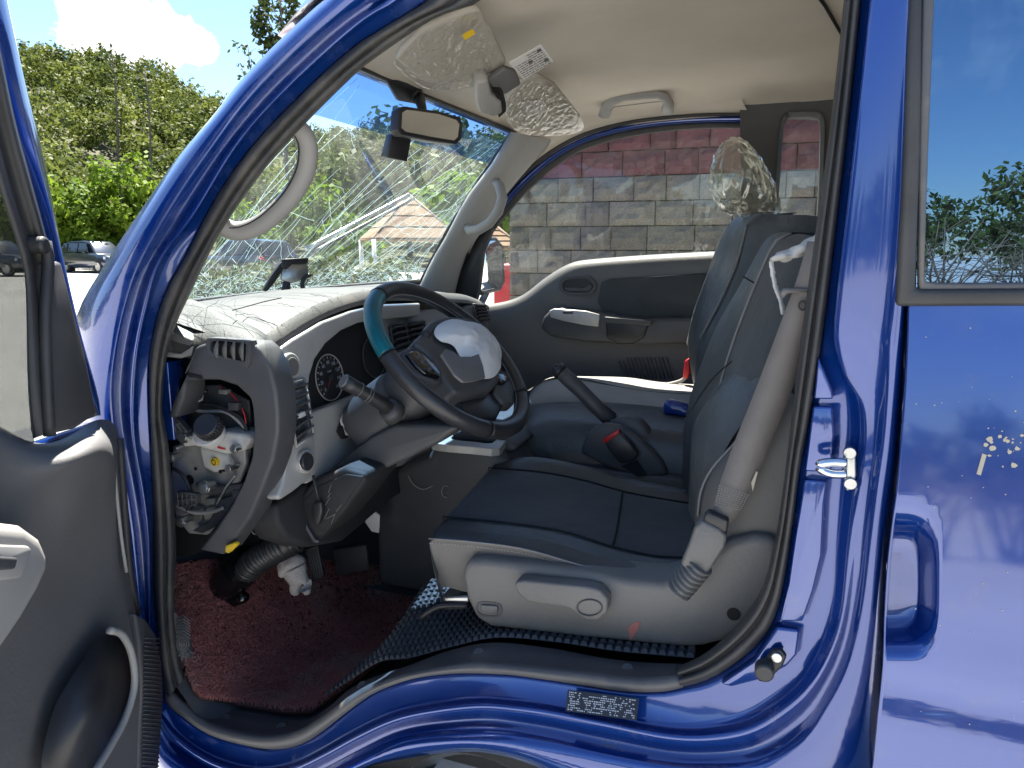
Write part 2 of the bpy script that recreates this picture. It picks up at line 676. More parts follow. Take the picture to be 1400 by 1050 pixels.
mat('sunlit_bench_cloth', (0.36, 0.35, 0.325), 0.8, var=0.08, vscale=7, bump=0.3, bscale=500, bdist=0.001, bump2=0.5, b2scale=12, b2dist=0.010)  # bench cover with the sunlit tone put into its colour
mat('hip_grey', (0.1, 0.098, 0.094), 0.5, var=0.1, vscale=7, bump=0.4, bscale=190, bdist=0.0008, dirt=0.3, dscale=9, dirtcol=(0.15, 0.14, 0.125))
mat('matte_black', (0.022, 0.022, 0.024), 0.75, dirt=0.25, dscale=12, dirtcol=(0.10, 0.09, 0.08))
mat('stitch', (0.20, 0.20, 0.20), 0.7)
mat('belt', (0.165, 0.152, 0.14), 0.7, var=0.08, vscale=20, bump=0.7, bscale=900, bdist=0.0008, dirt=0.15, dscale=12, bump2=0.3, b2scale=16, b2dist=0.006)
mat('rim_leather', (0.026, 0.027, 0.03), 0.34, var=0.15, vscale=12, dirt=0.12, dscale=30, dirtcol=(0.06, 0.06, 0.06), bump=0.25, bscale=330, bdist=0.0008, vor=True, bump2=0.3, b2scale=40, b2dist=0.003)
mat('teal_sheen_leather', (0.0, 0.10, 0.13), 0.30, var=0.2, vscale=15, bump=0.25, bscale=330, bdist=0.0008, vor=True)  # rim leather with the teal sheen put into its colour
mat('airbag_cloth', (0.7, 0.72, 0.74), 0.85, var=0.05, vscale=12, bump=0.5, bscale=60, bdist=0.004)
mat('white_plastic', (0.62, 0.61, 0.58), 0.5, dirt=0.3, dscale=25, dirtcol=(0.35, 0.3, 0.24))
mat('tank_plastic', (0.62, 0.61, 0.57), 0.4, var=0.1, vscale=18, dirt=0.5, dscale=20, dirtcol=(0.24, 0.2, 0.15))
mat('bracket_metal', (0.42, 0.41, 0.385), 0.45, 0.3, var=0.2, vscale=14, dirt=0.5, dscale=16, dirtcol=(0.16, 0.12, 0.09))
mat('bolt_metal', (0.45, 0.46, 0.45), 0.28, 0.9, var=0.1, vscale=40)
mat('chrome', (0.75, 0.75, 0.75), 0.10, 1.0)
mat('yellow', (0.75, 0.50, 0.02), 0.45)
mat('red', (0.55, 0.015, 0.02), 0.4)
mat('cream_foam', (0.42, 0.38, 0.30), 0.9, bump=0.6, bscale=60)
mat('white_cloth', (0.60, 0.59, 0.56), 0.9, var=0.12, vscale=25, bump=0.6, bscale=90, bdist=0.004, dirt=0.35, dscale=14, dirtcol=(0.33, 0.28, 0.22))
mat('pink_cloth', (0.52, 0.46, 0.42), 0.9, var=0.12, vscale=30, bump=0.6, bscale=110, bdist=0.004, dirt=0.5, dscale=22, dirtcol=(0.30, 0.22, 0.19))
mat('coil_red', (0.27, 0.09, 0.078), 0.55, col2=(0.42, 0.15, 0.13), vscale=5, dirt=0.75, dscale=4.5, dirtcol=(0.34, 0.30, 0.25), cthresh=0.50)
mat('mat_base', (0.09, 0.036, 0.033), 0.9)
mat('floor_rubber', (0.07, 0.074, 0.08), 0.7, var=0.15, vscale=6, dirt=0.4, dscale=8, dirtcol=(0.12, 0.11, 0.095), cthresh=0.55)
mat('paper', (0.62, 0.61, 0.58), 0.8)
mat('print_grey', (0.10, 0.10, 0.10), 0.8)
mat('print_white', (0.42, 0.47, 0.55), 0.6)
mat('label_black', (0.012, 0.013, 0.02), 0.35)
mat('blue_wrap', (0.006, 0.035, 0.22), 0.25, coat=0.5, bump=0.6, bscale=40, bdist=0.006)
mat('gauge_black', (0.006, 0.006, 0.007), 0.6)
mat('tyre', (0.018, 0.018, 0.018), 0.8, var=0.3, vscale=20)
leafmat('crack', (0.34, 0.48, 0.50), (0.52, 0.60, 0.61), 0.6)
mat('crumbs', (0.50, 0.66, 0.66), 0.2, spec=0.8)
mat('crack_dark', (0.02, 0.02, 0.02), 0.9)
mat('mirror', (0.85, 0.86, 0.85), 0.02, 1.0)
glassmat('windshield_glass', (0.86, 0.92, 0.92), refl=0.9, body=0.03, dust=0.10, bodycol=(0.55, 0.6, 0.6), dscale=16)
glassmat('shade_band', (0.26, 0.42, 0.66), refl=0.9, body=0.05, dust=0.08, bodycol=(0.08, 0.18, 0.45), dscale=16)
glassmat('door_glass', (0.90, 0.91, 0.89), refl=0.45, body=0.006, dust=0.04, bodycol=(0.6, 0.58, 0.54), dscale=45)
glassmat('dark_glass', (0.10, 0.12, 0.14), refl=4.5, body=0.015, dust=0.06, bodycol=(0.4, 0.42, 0.45), dscale=60, rcol=(0.35, 0.62, 1.0))  # blue of the sky overhead is put into the reflection colour
glassmat('driver_glass', (0.42, 0.43, 0.42), refl=0.9, body=0.02, dust=0.10, bodycol=(0.5, 0.5, 0.48), dscale=45)
glassmat('film', (0.96, 0.95, 0.92), refl=2.2, body=0.04, dust=0.04, bodycol=(0.62, 0.60, 0.52), dscale=12, rough=0.04, bump=0.35, bscale=18)
glassmat('bag_film', (0.93, 0.93, 0.86), refl=2.4, body=0.09, dust=0.14, bodycol=(0.60, 0.60, 0.50), dscale=9, rough=0.05, bump=0.5, bscale=14)

# ------------------------------------------------------------------ ground
mat('concrete', (0.36, 0.35, 0.335), 0.9, var=0.10, vscale=0.35, dirt=0.4, dscale=0.8, dirtcol=(0.27, 0.255, 0.235), bump=0.4, bscale=30, bdist=0.004)
gv, gf = [], []
for i in range(41):
    for j in range(41):
        a, b = (i - 20) / 20, (j - 20) / 20
        gv.append((900 * a * abs(a), 900 * b * abs(b), 0))
for i in range(40):
    for j in range(40):
        gf.append((i * 41 + j, (i + 1) * 41 + j, (i + 1) * 41 + j + 1, i * 41 + j + 1))
tag(mesh('ground', gv, gf, 'concrete', smooth=False), kind='structure')

# ------------------------------------------------------------------ the truck
TRUCK = thing('cargo_truck', 'blue truck cab with driver door open, shattered windshield and damaged dashboard', 'truck', (-0.4, 0.8, 0))
T = TRUCK

# ---- door frame: rings of the opening, inner (at the seal) to outer, each a pixel trace at its own depth across the body side
A0 = [(600, -22), (585, 0), (513, 45), (480, 67), (411, 130), (343, 202), (295, 271), (254, 350), (230, 392), (213, 440), (204, 498), (204, 560), (206, 600), (210, 729), (211, 814), (218, 900), (226, 958)]
A1 = [(560, -22), (544, 0), (493, 31), (401, 113), (329, 192), (267, 291), (219, 357), (200, 420), (188, 480), (183, 540), (184, 600), (196, 670), (204, 740), (205, 840), (208, 925), (219, 978)]
A2 = [(500, -22), (486, 0), (411, 65), (343, 134), (291, 202), (240, 274), (190, 360), (163, 440), (150, 520), (152, 580), (167, 640), (182, 729), (193, 830), (200, 930), (212, 1000)]
A3 = [(458, -22), (445, 0), (432, 9), (377, 60), (329, 110), (291, 158), (240, 219), (192, 288), (144, 360), (107, 425), (100, 480), (110, 560), (130, 640), (150, 740), (170, 840), (185, 940), (200, 1020)]
S0 = [(226, 958), (245, 975), (286, 1003), (337, 1018), (378, 1023), (412, 1016), (440, 999), (474, 972), (508, 948), (543, 933), (577, 924), (628, 919), (680, 920), (714, 923), (791, 934), (853, 943), (903, 944), (934, 938), (965, 931), (1003, 909), (1042, 875), (1061, 840)]
S1 = [(219, 978), (240, 1008), (290, 1042), (350, 1058), (400, 1050), (440, 1032), (491, 1004), (543, 981), (600, 969), (656, 963), (700, 966), (753, 973), (830, 988), (907, 1004), (965, 1007), (1023, 997), (1069, 971)]
S2 = [(212, 1000), (235, 1040), (300, 1078), (370, 1090), (430, 1072), (490, 1043), (543, 1018), (600, 1009), (680, 1008), (753, 1020), (830, 1038), (907, 1052), (965, 1056), (1040, 1050), (1100, 1015), (1132, 968)]
S3 = [(200, 1020), (225, 1070), (300, 1120), (380, 1130), (430, 1095), (485, 1056), (543, 1039), (628, 1028), (680, 1032), (733, 1048), (790, 1080), (860, 1120), (960, 1150), (1060, 1150), (1140, 1135), (1190, 1090)]
B0 = [(1061, 840), (1072, 796), (1084, 718), (1094, 640), (1104, 590), (1126, 450), (1147, 279), (1164, 129), (1177, 0), (1180, -22)]
B1 = [(1069, 971), (1108, 936), (1135, 890), (1152, 835), (1160, 757), (1170, 660), (1178, 600), (1174, 549), (1159, 521), (1146, 491), (1140, 460), (1144, 410), (1160, 270), (1179, 100), (1190, 0), (1193, -22)]
B2 = [(1132, 968), (1160, 910), (1178, 830), (1188, 740), (1197, 660), (1206, 590), (1211, 520), (1213, 460), (1219, 416), (1233, 270), (1243, 60), (1246, 0), (1248, -22)]
B3 = [(1190, 1090), (1199, 985), (1205, 905), (1209, 830), (1214, 745), (1225, 660), (1231, 590), (1236, 520), (1238, 460), (1240, 416), (1248, 270), (1254, 60), (1256, 0), (1258, -22)]


def mid(a, b, f, n, ya, yb, ym):
    ra, rb = resample([Vector((p[0], p[1], 0)) for p in a], n), resample([Vector((p[0], p[1], 0)) for p in b], n)
    yl = ym if isinstance(ym, list) else [ym] * n
    return [PY(*(p.lerp(q, f))[:2], y_) for p, q, y_ in zip(ra, rb, yl)]


def ringrow(a, y, n):
    return [PY(p.x, p.y, y) for p in resample([Vector((q[0], q[1], 0)) for q in a], n)]


def strip(name, c0, c1, c2, c3, ys, n, m, last=True, parent=None, dip=0.013):
    y0, y1, y2, y3 = ys
    rows = [ringrow(c0, y0 + 0.03, n), ringrow(c0, y0, n),
            mid(c0, c1, 0.15, n, 0, 0, y0 - 0.004), mid(c0, c1, 0.68, n, 0, 0, y0 - 0.010), mid(c0, c1, 0.86, n, 0, 0, y0 - 0.018), mid(c0, c1, 0.95, n, 0, 0, y1 + 0.004),
            ringrow(c1, y1, n),
            mid(c1, c2, 0.12, n, 0, 0, y1 - 0.002), mid(c1, c2, 0.30, n, 0, 0, [y1 + (dip if isinstance(dip, float) else dip(k / (n - 1))) for k in range(n)]), mid(c1, c2, 0.62, n, 0, 0, [y1 + (dip if isinstance(dip, float) else dip(k / (n - 1))) for k in range(n)]), mid(c1, c2, 0.85, n, 0, 0, y2 + 0.004), ringrow(c2, y2, n)]
    if last:
        rows += [mid(c2, c3, 0.12, n, 0, 0, y2 - 0.004), mid(c2, c3, 0.55, n, 0, 0, y2 - 0.006), mid(c2, c3, 0.88, n, 0, 0, (y2 + y3) / 2), ringrow(c3, y3, n)]
    return loft(name, rows, m, parent, n=n)


def dipf(f):
    t = min(1.0, max(0.0, (f - 0.50) / 0.15))
    return 0.013 - 0.021 * t


frame = strip('door_frame', S0 + B0[1:], S1 + B1[1:], S2 + B2[1:], S3 + B3[1:], (0.055, 0.020, 0.0, 0.032), 140, 'blue_paint_muddy', parent=T, dip=dipf)
strip('front_pillar', A0, A1, A2, A3, (0.055, 0.018, -0.002, 0.055), 60, 'blue_paint_dusty', parent=T)
# raised flat land inside the rear jamb, with its pressed steps
for k, (q, yy) in enumerate(((([(1100, 656), (1131, 658), (1127, 690), (1124, 760), (1112, 810), (1098, 850), (1066, 850), (1078, 800), (1088, 730)]), 0.050),
                             (([(1112, 556), (1138, 556), (1141, 600), (1138, 640), (1133, 646), (1101, 645), (1106, 600)]), 0.050),
                             (([(1119, 488), (1137, 532), (1140, 546), (1113, 546)]), 0.050))):
    prism('pressed_panel', LY(q, yy - 0.016), (0, 0.02, 0), 'blue_paint', T, bevel=0.003)
prism('pressed_panel', LY([(1062, 858), (1094, 862), (1090, 896), (1076, 912), (1040, 930), (1000, 940), (985, 936), (1030, 905)], 0.034), (0, 0.02, 0), 'blue_paint', T, bevel=0.004)

# ---- sill trim plate and weather seal
top_in = [(232, 905), (252, 925), (275, 952), (300, 968), (340, 975), (380, 985), (420, 985), (450, 968), (480, 942), (520, 924), (560, 911), (618, 890), (676, 880), (753, 888), (830, 902), (890, 908), (934, 909)]
crease = [(228, 940), (248, 960), (280, 986), (320, 1000), (365, 1007), (405, 1001), (435, 985), (470, 960), (510, 937), (560, 921), (610, 911), (656, 907), (753, 915), (853, 927), (895, 928), (934, 923)]
low = S0[:18]
loft('sill_trim', [ringrow(top_in, 0.17, 60), ringrow(top_in, 0.12, 60), mid(top_in, crease, 0.45, 60, 0, 0, 0.095), mid(top_in, crease, 0.9, 60, 0, 0, 0.062), ringrow(crease, 0.048, 60), mid(crease, low, 0.5, 60, 0, 0, 0.040), ringrow(low, 0.042, 60), ringrow(low, 0.06, 60)], 'sill_plastic', T, n=60, solid=0.004)
plugrow = mid(top_in, crease, 0.45, 60, 0, 0, 0.095)
for k in (8, 14, 24, 37, 53):
    q = plugrow[k]
    disc('trim_plug', q + Vector((0, -0.0015, 0.0035)), (0, -0.45, 0.89), 0.0095, 0.008, 'sill_plastic', T, seg=16, bevel=0.001)

seal_in = [(668, -22), (654, 3), (592, 26), (513, 79), (480, 106), (411, 175), (360, 233), (309, 305), (283, 352), (258, 405), (238, 450), (226, 500), (222, 560), (229, 600), (240, 729), (238, 814), (242, 880), (254, 925)]
seal_out = A0[:]
n = 60
si, so_ = resample([Vector((p[0], p[1], 0)) for p in seal_in], n), resample([Vector((p[0], p[1], 0)) for p in seal_out], n)


def sealrows(si, so_):
    rows = []
    for f, y in ((-0.02, 0.13), (0.0, 0.085), (0.10, 0.055), (0.28, 0.040), (0.42, 0.044), (0.47, 0.052), (0.52, 0.044), (0.66, 0.034), (0.85, 0.036), (0.97, 0.046), (1.0, 0.062)):
        rows.append([PY(*(a.lerp(b, f))[:2], y) for a, b in zip(si, so_)])
    return rows


loft('door_seal', sealrows(si, so_), 'rubber_dusty', T, n=n)
rin = [(925, 912), (965, 893), (1010, 853), (1043, 803), (1058, 745), (1068, 690), (1084, 560), (1100, 429), (1115, 321), (1130, 214), (1143, 107), (1154, 0), (1157, -22)]
rout = [(930, 940), (965, 931), (1003, 909), (1042, 875), (1061, 840), (1072, 796), (1084, 718), (1094, 640), (1104, 590), (1126, 450), (1147, 279), (1164, 129), (1177, 0), (1180, -22)]
si, so_ = resample([Vector((p[0], p[1], 0)) for p in rin], n), resample([Vector((p[0], p[1], 0)) for p in rout], n)
loft('door_seal', sealrows(si, so_), 'rubber', T, n=n)

# ---- data label on the sill, striker, door switch
LN = [PY(777, 943, 0.028), PY(874, 955, 0.028), PY(871, 985, 0.012), PY(774, 972, 0.012)]
ux, uy = (LN[1] - LN[0]), (LN[3] - LN[0])
nn = ux.cross(uy).normalized()
if nn.y > 0: nn = -nn
off = nn * 0.004
lab = prism('data_label', [p + off for p in LN], -nn * 0.003, 'label_black', frame, bevel=0)
mb = MB()
random.seed(3)
for r_ in range(9):
    x = 0.03
    while x < 0.95:
        w = random.uniform(0.008, 0.030)
        if random.random() < 0.72 and not (r_ == 0 and 0.2 < x < 0.4):
            a = LN[0] + ux * x + uy * (0.07 + r_ * 0.100) + off * 1.25
            mb.add(([a, a + ux * min(w, 0.96 - x), a + ux * min(w, 0.96 - x) + uy * 0.050, a + uy * 0.050], [(0, 1, 2, 3)]))
        x += w + random.uniform(0.005, 0.014) + (0.06 if random.random() < 0.10 else 0)
mb.build('printed_lines', 'print_white', frame, smooth=False)
st = PY(1160, 640, 0.02)
plate = [(1157, 612), (1166, 611), (1170, 625), (1171, 650), (1165, 670), (1157, 672), (1154, 655), (1153, 630)]
stp = prism('door_striker', LY(plate, 0.012), (0, 0.012, 0), 'bolt_metal', T, bevel=0.002)
for pth in ([(1158, 633), (1138, 632), (1122, 634), (1120, 637)], [(1158, 648), (1140, 648), (1126, 644), (1120, 638)]):
    tube('striker_bar', LY(pth, -0.002), 0.006, 'chrome', stp, n=10)
for (u, v) in ((1162, 620), (1163, 662)):
    disc('screw_head', PY(u, v, 0.008), (0, -1, 0), 0.008, 0.006, 'bolt_metal', stp, seg=12, bevel=0.001)
sw = prism('door_switch', LY([(1036, 916), (1056, 890), (1068, 888), (1076, 898), (1070, 912), (1048, 934), (1036, 932)], 0.016), (0, 0.01, 0), 'black_plastic', T, bevel=0.003)
disc('plunger', PY(1045, 922, -0.004), (0, -1, 0), 0.013, 0.022, 'rubber', sw, bevel=0.003)
disc('screw_head', PY(1062, 900, 0.012), (0, -1, 0), 0.0075, 0.006, 'bolt_metal', sw, seg=14, bevel=0.001)

# ---- rear side panel with window, bulging outward below the belt line
def yb(z): return -0.004 - max(0.0, 1.36 - z) * 0.150 + max(0.0, 1.0 - z) ** 2 * 0.05


def PB_(u, v, off=0.0):
    return ray_until(u, v, lambda p: p.y - yb(p.z) + off, 0.3, 3.0)


edgeR = [(1241, 418), (1240, 460), (1237, 520), (1231, 600), (1226, 660), (1214, 757), (1209, 830), (1206, 913), (1198, 990), (1192, 1052), (1180, 1150), (1165, 1280)]
er = resample([Vector((a, b, 0)) for a, b in edgeR], 52)
ncol = 26
rows = [[PB_(p.x + 6, p.y, -0.06) for p in er], [PB_(p.x + 1.5, p.y, -0.012) for p in er], [PB_(p.x, p.y, -0.003) for p in er], [PB_(p.x + 2.5, p.y, 0.0) for p in er]]
rc = [(1206, 880), (1206, 720), (1222, 702), (1250, 700), (1275, 715), (1286, 745), (1287, 790), (1281, 840), (1262, 875), (1235, 890), (1215, 891)]


def inrec(u, v):
    """soft mask of the pressed hand recess at the panel's front edge"""
    dx, dy = max(0.0, (u - 1206) / 81.0), abs(v - 795) / 97.0
    d = (max(dx, 0) ** 4.5 + dy ** 4.5) ** (1 / 4.5)
    t = min(1.0, max(0.0, (1.0 - d) / 0.42))
    return t * t * (3 - 2 * t)


U1 = 2500.0
for k in range(1, 90):
    f = k / 89
    f = f * 0.12 if k < 62 else 0.12 * 61 / 89 + (f - 61 / 89) * ((1 - 0.12 * 61 / 89) / (1 - 61 / 89))
    row = []
    for p in er:
        u = p.x + 2.5 + (U1 - p.x) * f
        m_ = inrec(u, p.y)
        # crease line pressed along the lower door
        base = PB_(u, p.y)
        dz = base.z - (0.905 - 0.02 * (base.x - 0.1))
        cr = 0.006 * math.exp(-(dz / 0.022) ** 2)
        row.append(PB_(u, p.y, -(0.050 * m_ + cr)))
    rows.append(row)
side = loft('rear_side_panel', rows, 'blue_paint', T, n=52)
prism('window_seal', [PY(1246, -30, -0.012), PY(1262, -30, -0.012), PY(1259, 200, -0.012), PY(1252, 394, -0.012), PY(1262, 396, -0.012), PY(2500, 388, -0.012), PY(2500, 413, -0.012), PY(1225, 419, -0.012), PY(1226, 395, -0.012), PY(1236, 230, -0.012)], (0, 0.03, 0), 'rubber', side, bevel=0.005)
prism('window_seal_lip', [PY(1262, -30, -0.006), PY(1279, -30, -0.006), PY(1270, 200, -0.006), PY(1264, 378, -0.006), PY(1266, 385, -0.006), PY(1280, 387, -0.006), PY(2500, 381, -0.006), PY(2500, 392, -0.006), PY(1256, 398, -0.006), PY(1256, 200, -0.006)], (0, 0.02, 0), 'sill_plastic', side, bevel=0.003)
mesh('side_window', [PY(1255, -40, 0.004), PY(2510, -40, 0.004), PY(2510, 394, 0.002), PY(1252, 394, 0.002)], [(0, 1, 2, 3)], 'dark_glass', side, smooth=False, solid=0.004)
# stone chips and a torn sticker on the panel
mb = MB()
random.seed(11)
for k in range(26):
    u, v = random.gauss(1378, 16), random.gauss(607, 14)
    r_ = random.uniform(0.0008, 0.0036)
    c = PB_(u, v, 0.0008)
    mb.add(([c + Vector((math.cos(w) * r_ * random.uniform(.5, 1.2), 0, math.sin(w) * r_ * random.uniform(.5, 1.2))) for w in (0, 1.05, 2.1, 3.14, 4.2, 5.2)], [tuple(range(6))]))
a = [PB_(1343, 620, 0.001), PB_(1335, 648, 0.001), PB_(1341, 650, 0.001), PB_(1349, 622, 0.001)]
mb.add((a, [(0, 1, 2, 3)]))
for k in range(30):
    u, v = random.uniform(1250, 1400), random.uniform(440, 1000)
    c = PB_(u, v, 0.0006)
    r_ = random.uniform(0.0004, 0.0011)
    mb.add(([c + Vector((math.cos(w) * r_, 0, math.sin(w) * r_)) for w in (0, 1.6, 3.14, 4.7)], [(0, 1, 2, 3)]))
tag(mb.build('paint_chips', 'cream_foam', side, smooth=False), kind='stuff')

# ---- rear wall and floor of the cab, right-hand body side, roof
box('rear_wall', (0.98, 0.8, 1.25), (0.04, 1.5, 1.3), 'dark_plastic', T)
box('rear_bench', (0.72, 0.8, 0.98), (0.45, 1.4, 0.18), 'leather', T, bevel=0.05)
box('inner_quarter_trim', (0.62, 0.12, 1.0), (0.8, 0.03, 0.75), 'dark_plastic', T)
WB = lambda Y: -1.24 - 0.09 * (1 - ((Y - 0.8) / 0.68) ** 2)
WTx = lambda Y: -0.876 - 0.07 * (1 - ((Y - 0.8) / 0.68) ** 2) + 1.5 * max(0.0, 0.34 - Y) ** 1.3
WBz, WTz = 1.300, 1.812


def WS(Y, s):
    bulge = 0.020 * math.sin(math.pi * min(1, max(0, s)))
    return Vector((WB(Y) * (1 - s) + WTx(Y) * s - bulge, Y, WBz * (1 - s) + (WTz + 0.025 * (1 - ((Y - 0.8) / 0.68) ** 2)) * s))


def PWS(u, v, off=0.0):
    def f(p):
        s = (p.z - WBz) / (WTz + 0.02 - WBz)
        return p.x - WS(p.y, s).x - off
    return ray_until(u, v, f, 0.5, 6.0)


def zceil(x, f=1.0):
    return 1.832 + 0.088 * (1 - math.exp(-max(0, x + 0.95) * 3.5))


ys = [0.06, 0.075, 0.11, 0.18, 0.3, 0.5, 0.8, 1.1, 1.3, 1.42, 1.47, 1.505, 1.52]
dz = [-0.115, -0.085, -0.05, -0.022, -0.006, 0, 0.004, 0, -0.006, -0.020, -0.040, -0.062, -0.082]
rows = []
for k in range(20):
    f = k / 19
    row = []
    for y, d in zip(ys, dz):
        x0 = WTx(min(max(y, 0.04), 1.46)) - 0.01
        x = x0 + (1.0 - x0) * f ** 1.4
        zc = (zceil(x) + d) if k > 0 else min(WTz - 0.004 + 0.025 * (1 - ((y - 0.8) / 0.68) ** 2), zceil(x) + d)
        row.append(Vector((x, y, zc)))
    rows.append(row)
headl = loft('headliner', rows, 'headliner', T, n=len(ys))
rows2 = [[Vector((p.x - (0.03 if i == 0 else 0), 0.8 + (p.y - 0.8) * 1.05, p.z + min(0.035, 0.006 + 0.005 * i))) for p in r] for i, r in enumerate(rows)]
for r in rows2:
    r[0].z -= 0.02
    r[-1].z -= 0.02
loft('roof_panel', rows2, 'blue_paint', T, n=len(ys))
tube('headliner_seam', [PZ(1112, -14, 1.918), PZ(1128, 8, 1.918), PZ(1150, 46, 1.917)], 0.0035, 'void_black', T)

# ---- windshield
wy = lambda j, s: 0.10 + 0.05 * s + (1.38 - 0.05 * s) * j / 23
rows = [[WS(wy(j, s), s) for j in range(24)] for s in [i / 12 * 0.80 for i in range(13)]]
ws = loft('windshield', rows, 'windshield_glass', T, n=24)
rows = [[WS(wy(j, s), s) for j in range(24)] for s in [0.80 + i / 4 * 0.215 for i in range(5)]]
loft('shade_band', rows, 'shade_band', ws, n=24)
tube('windshield_seal', [WS(1.462, s) + Vector((0.006, 0, 0)) for s in (0, .2, .4, .6, .8, 1.0)], 0.008, 'rubber', ws, n=20)
tube('windshield_seal', [WS(0.12 + 1.36 * i / 12, 1.0) + Vector((0.006, 0, 0)) for i in range(13)], 0.006, 'rubber', ws, n=30)
tube('windshield_seal', [WS(0.12 + 1.36 * i / 12, -0.01) + Vector((0.006, 0, 0)) for i in range(13)], 0.010, 'rubber', ws, n=30)
# cracks: long ones running up from the foot of the glass, crushed short ones along it
mb = MB()
random.seed(21)


def crack(pts, w):
    P = [Vector(p) for p in pts]
    for a, b in zip(P[:-1], P[1:]):
        d = (b - a)
        s = Vector((0.55, 0, -0.35)).cross(d).normalized() * w
        mb.add(([a - s, b - s * 0.9, b + s * 0.9, a + s], [(0, 1, 2, 3)]))


def wcrack(y0, s0, y1, s1, w, jit=0.006, n=7):
    pts = []
    for i in range(n):
        f = i / (n - 1)
        pts.append(WS(y0 + (y1 - y0) * f + random.gauss(0, jit) * math.sin(math.pi * f), s0 + (s1 - s0) * f + random.gauss(0, jit) * math.sin(math.pi * f)) + Vector((0.004, 0, 0)))
    crack(pts, w)


for k in range(68):
    y0 = random.uniform(0.14, 1.42)
    L = random.uniform(0.25, 1.0)
    lean = random.uniform(0.05, 0.42) + 0.25 * (y0 > 0.7)
    wcrack(y0, random.uniform(-0.02, 0.2), min(1.455, y0 + L * lean), min(0.98, L), random.choice((0.0003, 0.0005, 0.0008)))
for k in range(18):
    y0 = random.uniform(0.7, 1.44)
    wcrack(y0, random.uniform(0.1, 0.6), min(1.457, y0 + random.uniform(0.08, 0.35)), random.uniform(0.35, 0.75), random.choice((0.0003, 0.0006)))
for k in range(60):
    y0 = random.uniform(0.2, 1.4)
    s0 = random.uniform(0.08, 0.75)
    a = random.uniform(-0.5, 0.5) + 2.5
    l = random.uniform(0.03, 0.16)
    wcrack(y0, s0, min(1.457, max(.13, y0 + l * math.cos(a))), min(0.97, s0 + l * math.sin(a) * 1.4), random.choice((0.0003, 0.0005)), 0.004, 5)
for k in range(1300):
    y0 = random.uniform(0.12, 1.44)
    s0 = abs(random.gauss(0, 0.070))
    a = random.uniform(0, math.pi)
    l = random.uniform(0.006, 0.035)
    wcrack(y0, s0, min(1.457, max(.12, y0 + l * math.cos(a))), max(0, s0 + l * 0.9 * math.sin(a)), random.choice((0.0003, 0.0004, 0.0006)), 0.001, 3)
mb.build('crack_lines', 'crack', ws, smooth=False)
# wiper resting outside
wp = [PWS(426, 346, -0.03), PWS(490, 312, -0.04), PWS(566, 271, -0.04)]
wip = tube('wiper', wp, 0.006, 'black_plastic', T, n=12)
tube('wiper_arm', [p + Vector((-0.018, 0, 0.012)) for p in wp], 0.007, 'bolt_metal', wip, n=12)
tube('wiper_arm', [wp[1] + Vector((-0.02, 0, 0.012)), PWS(430, 340, -0.06), PWS(395, 395, -0.05)], 0.006, 'black_plastic', wip, n=12)

# ---- right front pillar trim with its grab handle
pl = [(698, 180), (670, 227), (638, 269), (609, 324), (590, 356), (574, 390), (566, 410)]
pr = [(757, 192), (728, 224), (690, 269), (657, 320), (638, 346), (625, 388), (620, 415)]
loft('pillar_trim', [LY(pl, 1.47), LY(pl, 1.415), mid(pl, pr, .15, 12, 0, 0, 1.395), mid(pl, pr, .55, 12, 0, 0, 1.43), mid(pl, pr, .9, 12, 0, 0, 1.475), LY(pr, 1.49), LY(pr, 1.55)], 'trim_grey', T, n=12)
hp = LY([(674, 244), (683, 254), (687, 270), (681, 290), (668, 306), (654, 314), (642, 316), (635, 308)], [1.44, 1.40, 1.375, 1.365, 1.365, 1.375, 1.40, 1.45])
tube('grab_handle', hp, [0.016, 0.019, 0.018, 0.017, 0.017, 0.018, 0.019, 0.016] * 1, 'trim_grey', T, seg=12, flat=0.8)
hd = LY([(826, 158), (829, 146), (838, 138), (852, 133), (880, 130), (900, 129), (910, 133), (914, 142), (912, 152)], [1.44, 1.42, 1.40, 1.385, 1.38, 1.38, 1.39, 1.41, 1.44])
rh = tube('grab_handle', hd, [0.020, 0.018, 0.016, 0.015, 0.015, 0.015, 0.016, 0.018, 0.020], 'trim_grey', T, seg=12, flat=0.8)
prism('handle_base', LY([(820, 150), (822, 138), (835, 130), (905, 122), (917, 128), (919, 146), (908, 152), (905, 140), (838, 148), (832, 160)], 1.445), (0, 0.02, 0.012), 'trim_grey', rh, bevel=0.006)
# left grab handle, on the inside of the near pillar
lh = LY([(402, 172), (416, 186), (421, 206), (416, 236), (398, 268), (370, 297), (345, 312), (322, 316), (304, 309), (292, 300)], [0.12, 0.13, 0.14, 0.15, 0.155, 0.155, 0.15, 0.14, 0.125, 0.11])
gh = tube('grab_handle', lh, 0.0175, 'trim_grey', T, seg=14, n=40, flat=1.0)
tube('grip_seam', [p + Vector((0, -0.0165, 0.0)) + (Vector((-0.94, 0.1, 1.53)) - p).normalized() * 0.006 for p in resample(lh, 30)], 0.0012, 'crack_dark', gh)

# ---- headliner furniture: visors in their delivery film, mirror, loose latch, card
def visor(pts, y, m='visor_vinyl'):
    pass


nv = (0.32, -0.25, -0.92)
v0 = PZ(612, 60, 1.815)
VP = [(541, 82), (548, 70), (580, 40), (640, 14), (655, 14), (672, 42), (692, 84), (690, 96), (640, 113), (602, 116), (575, 110)]
vis = prism('sun_visor', [hit(u, v, v0, nv) for u, v in VP], Vector(nv) * -0.016, 'visor_vinyl', T, bevel=0.006)


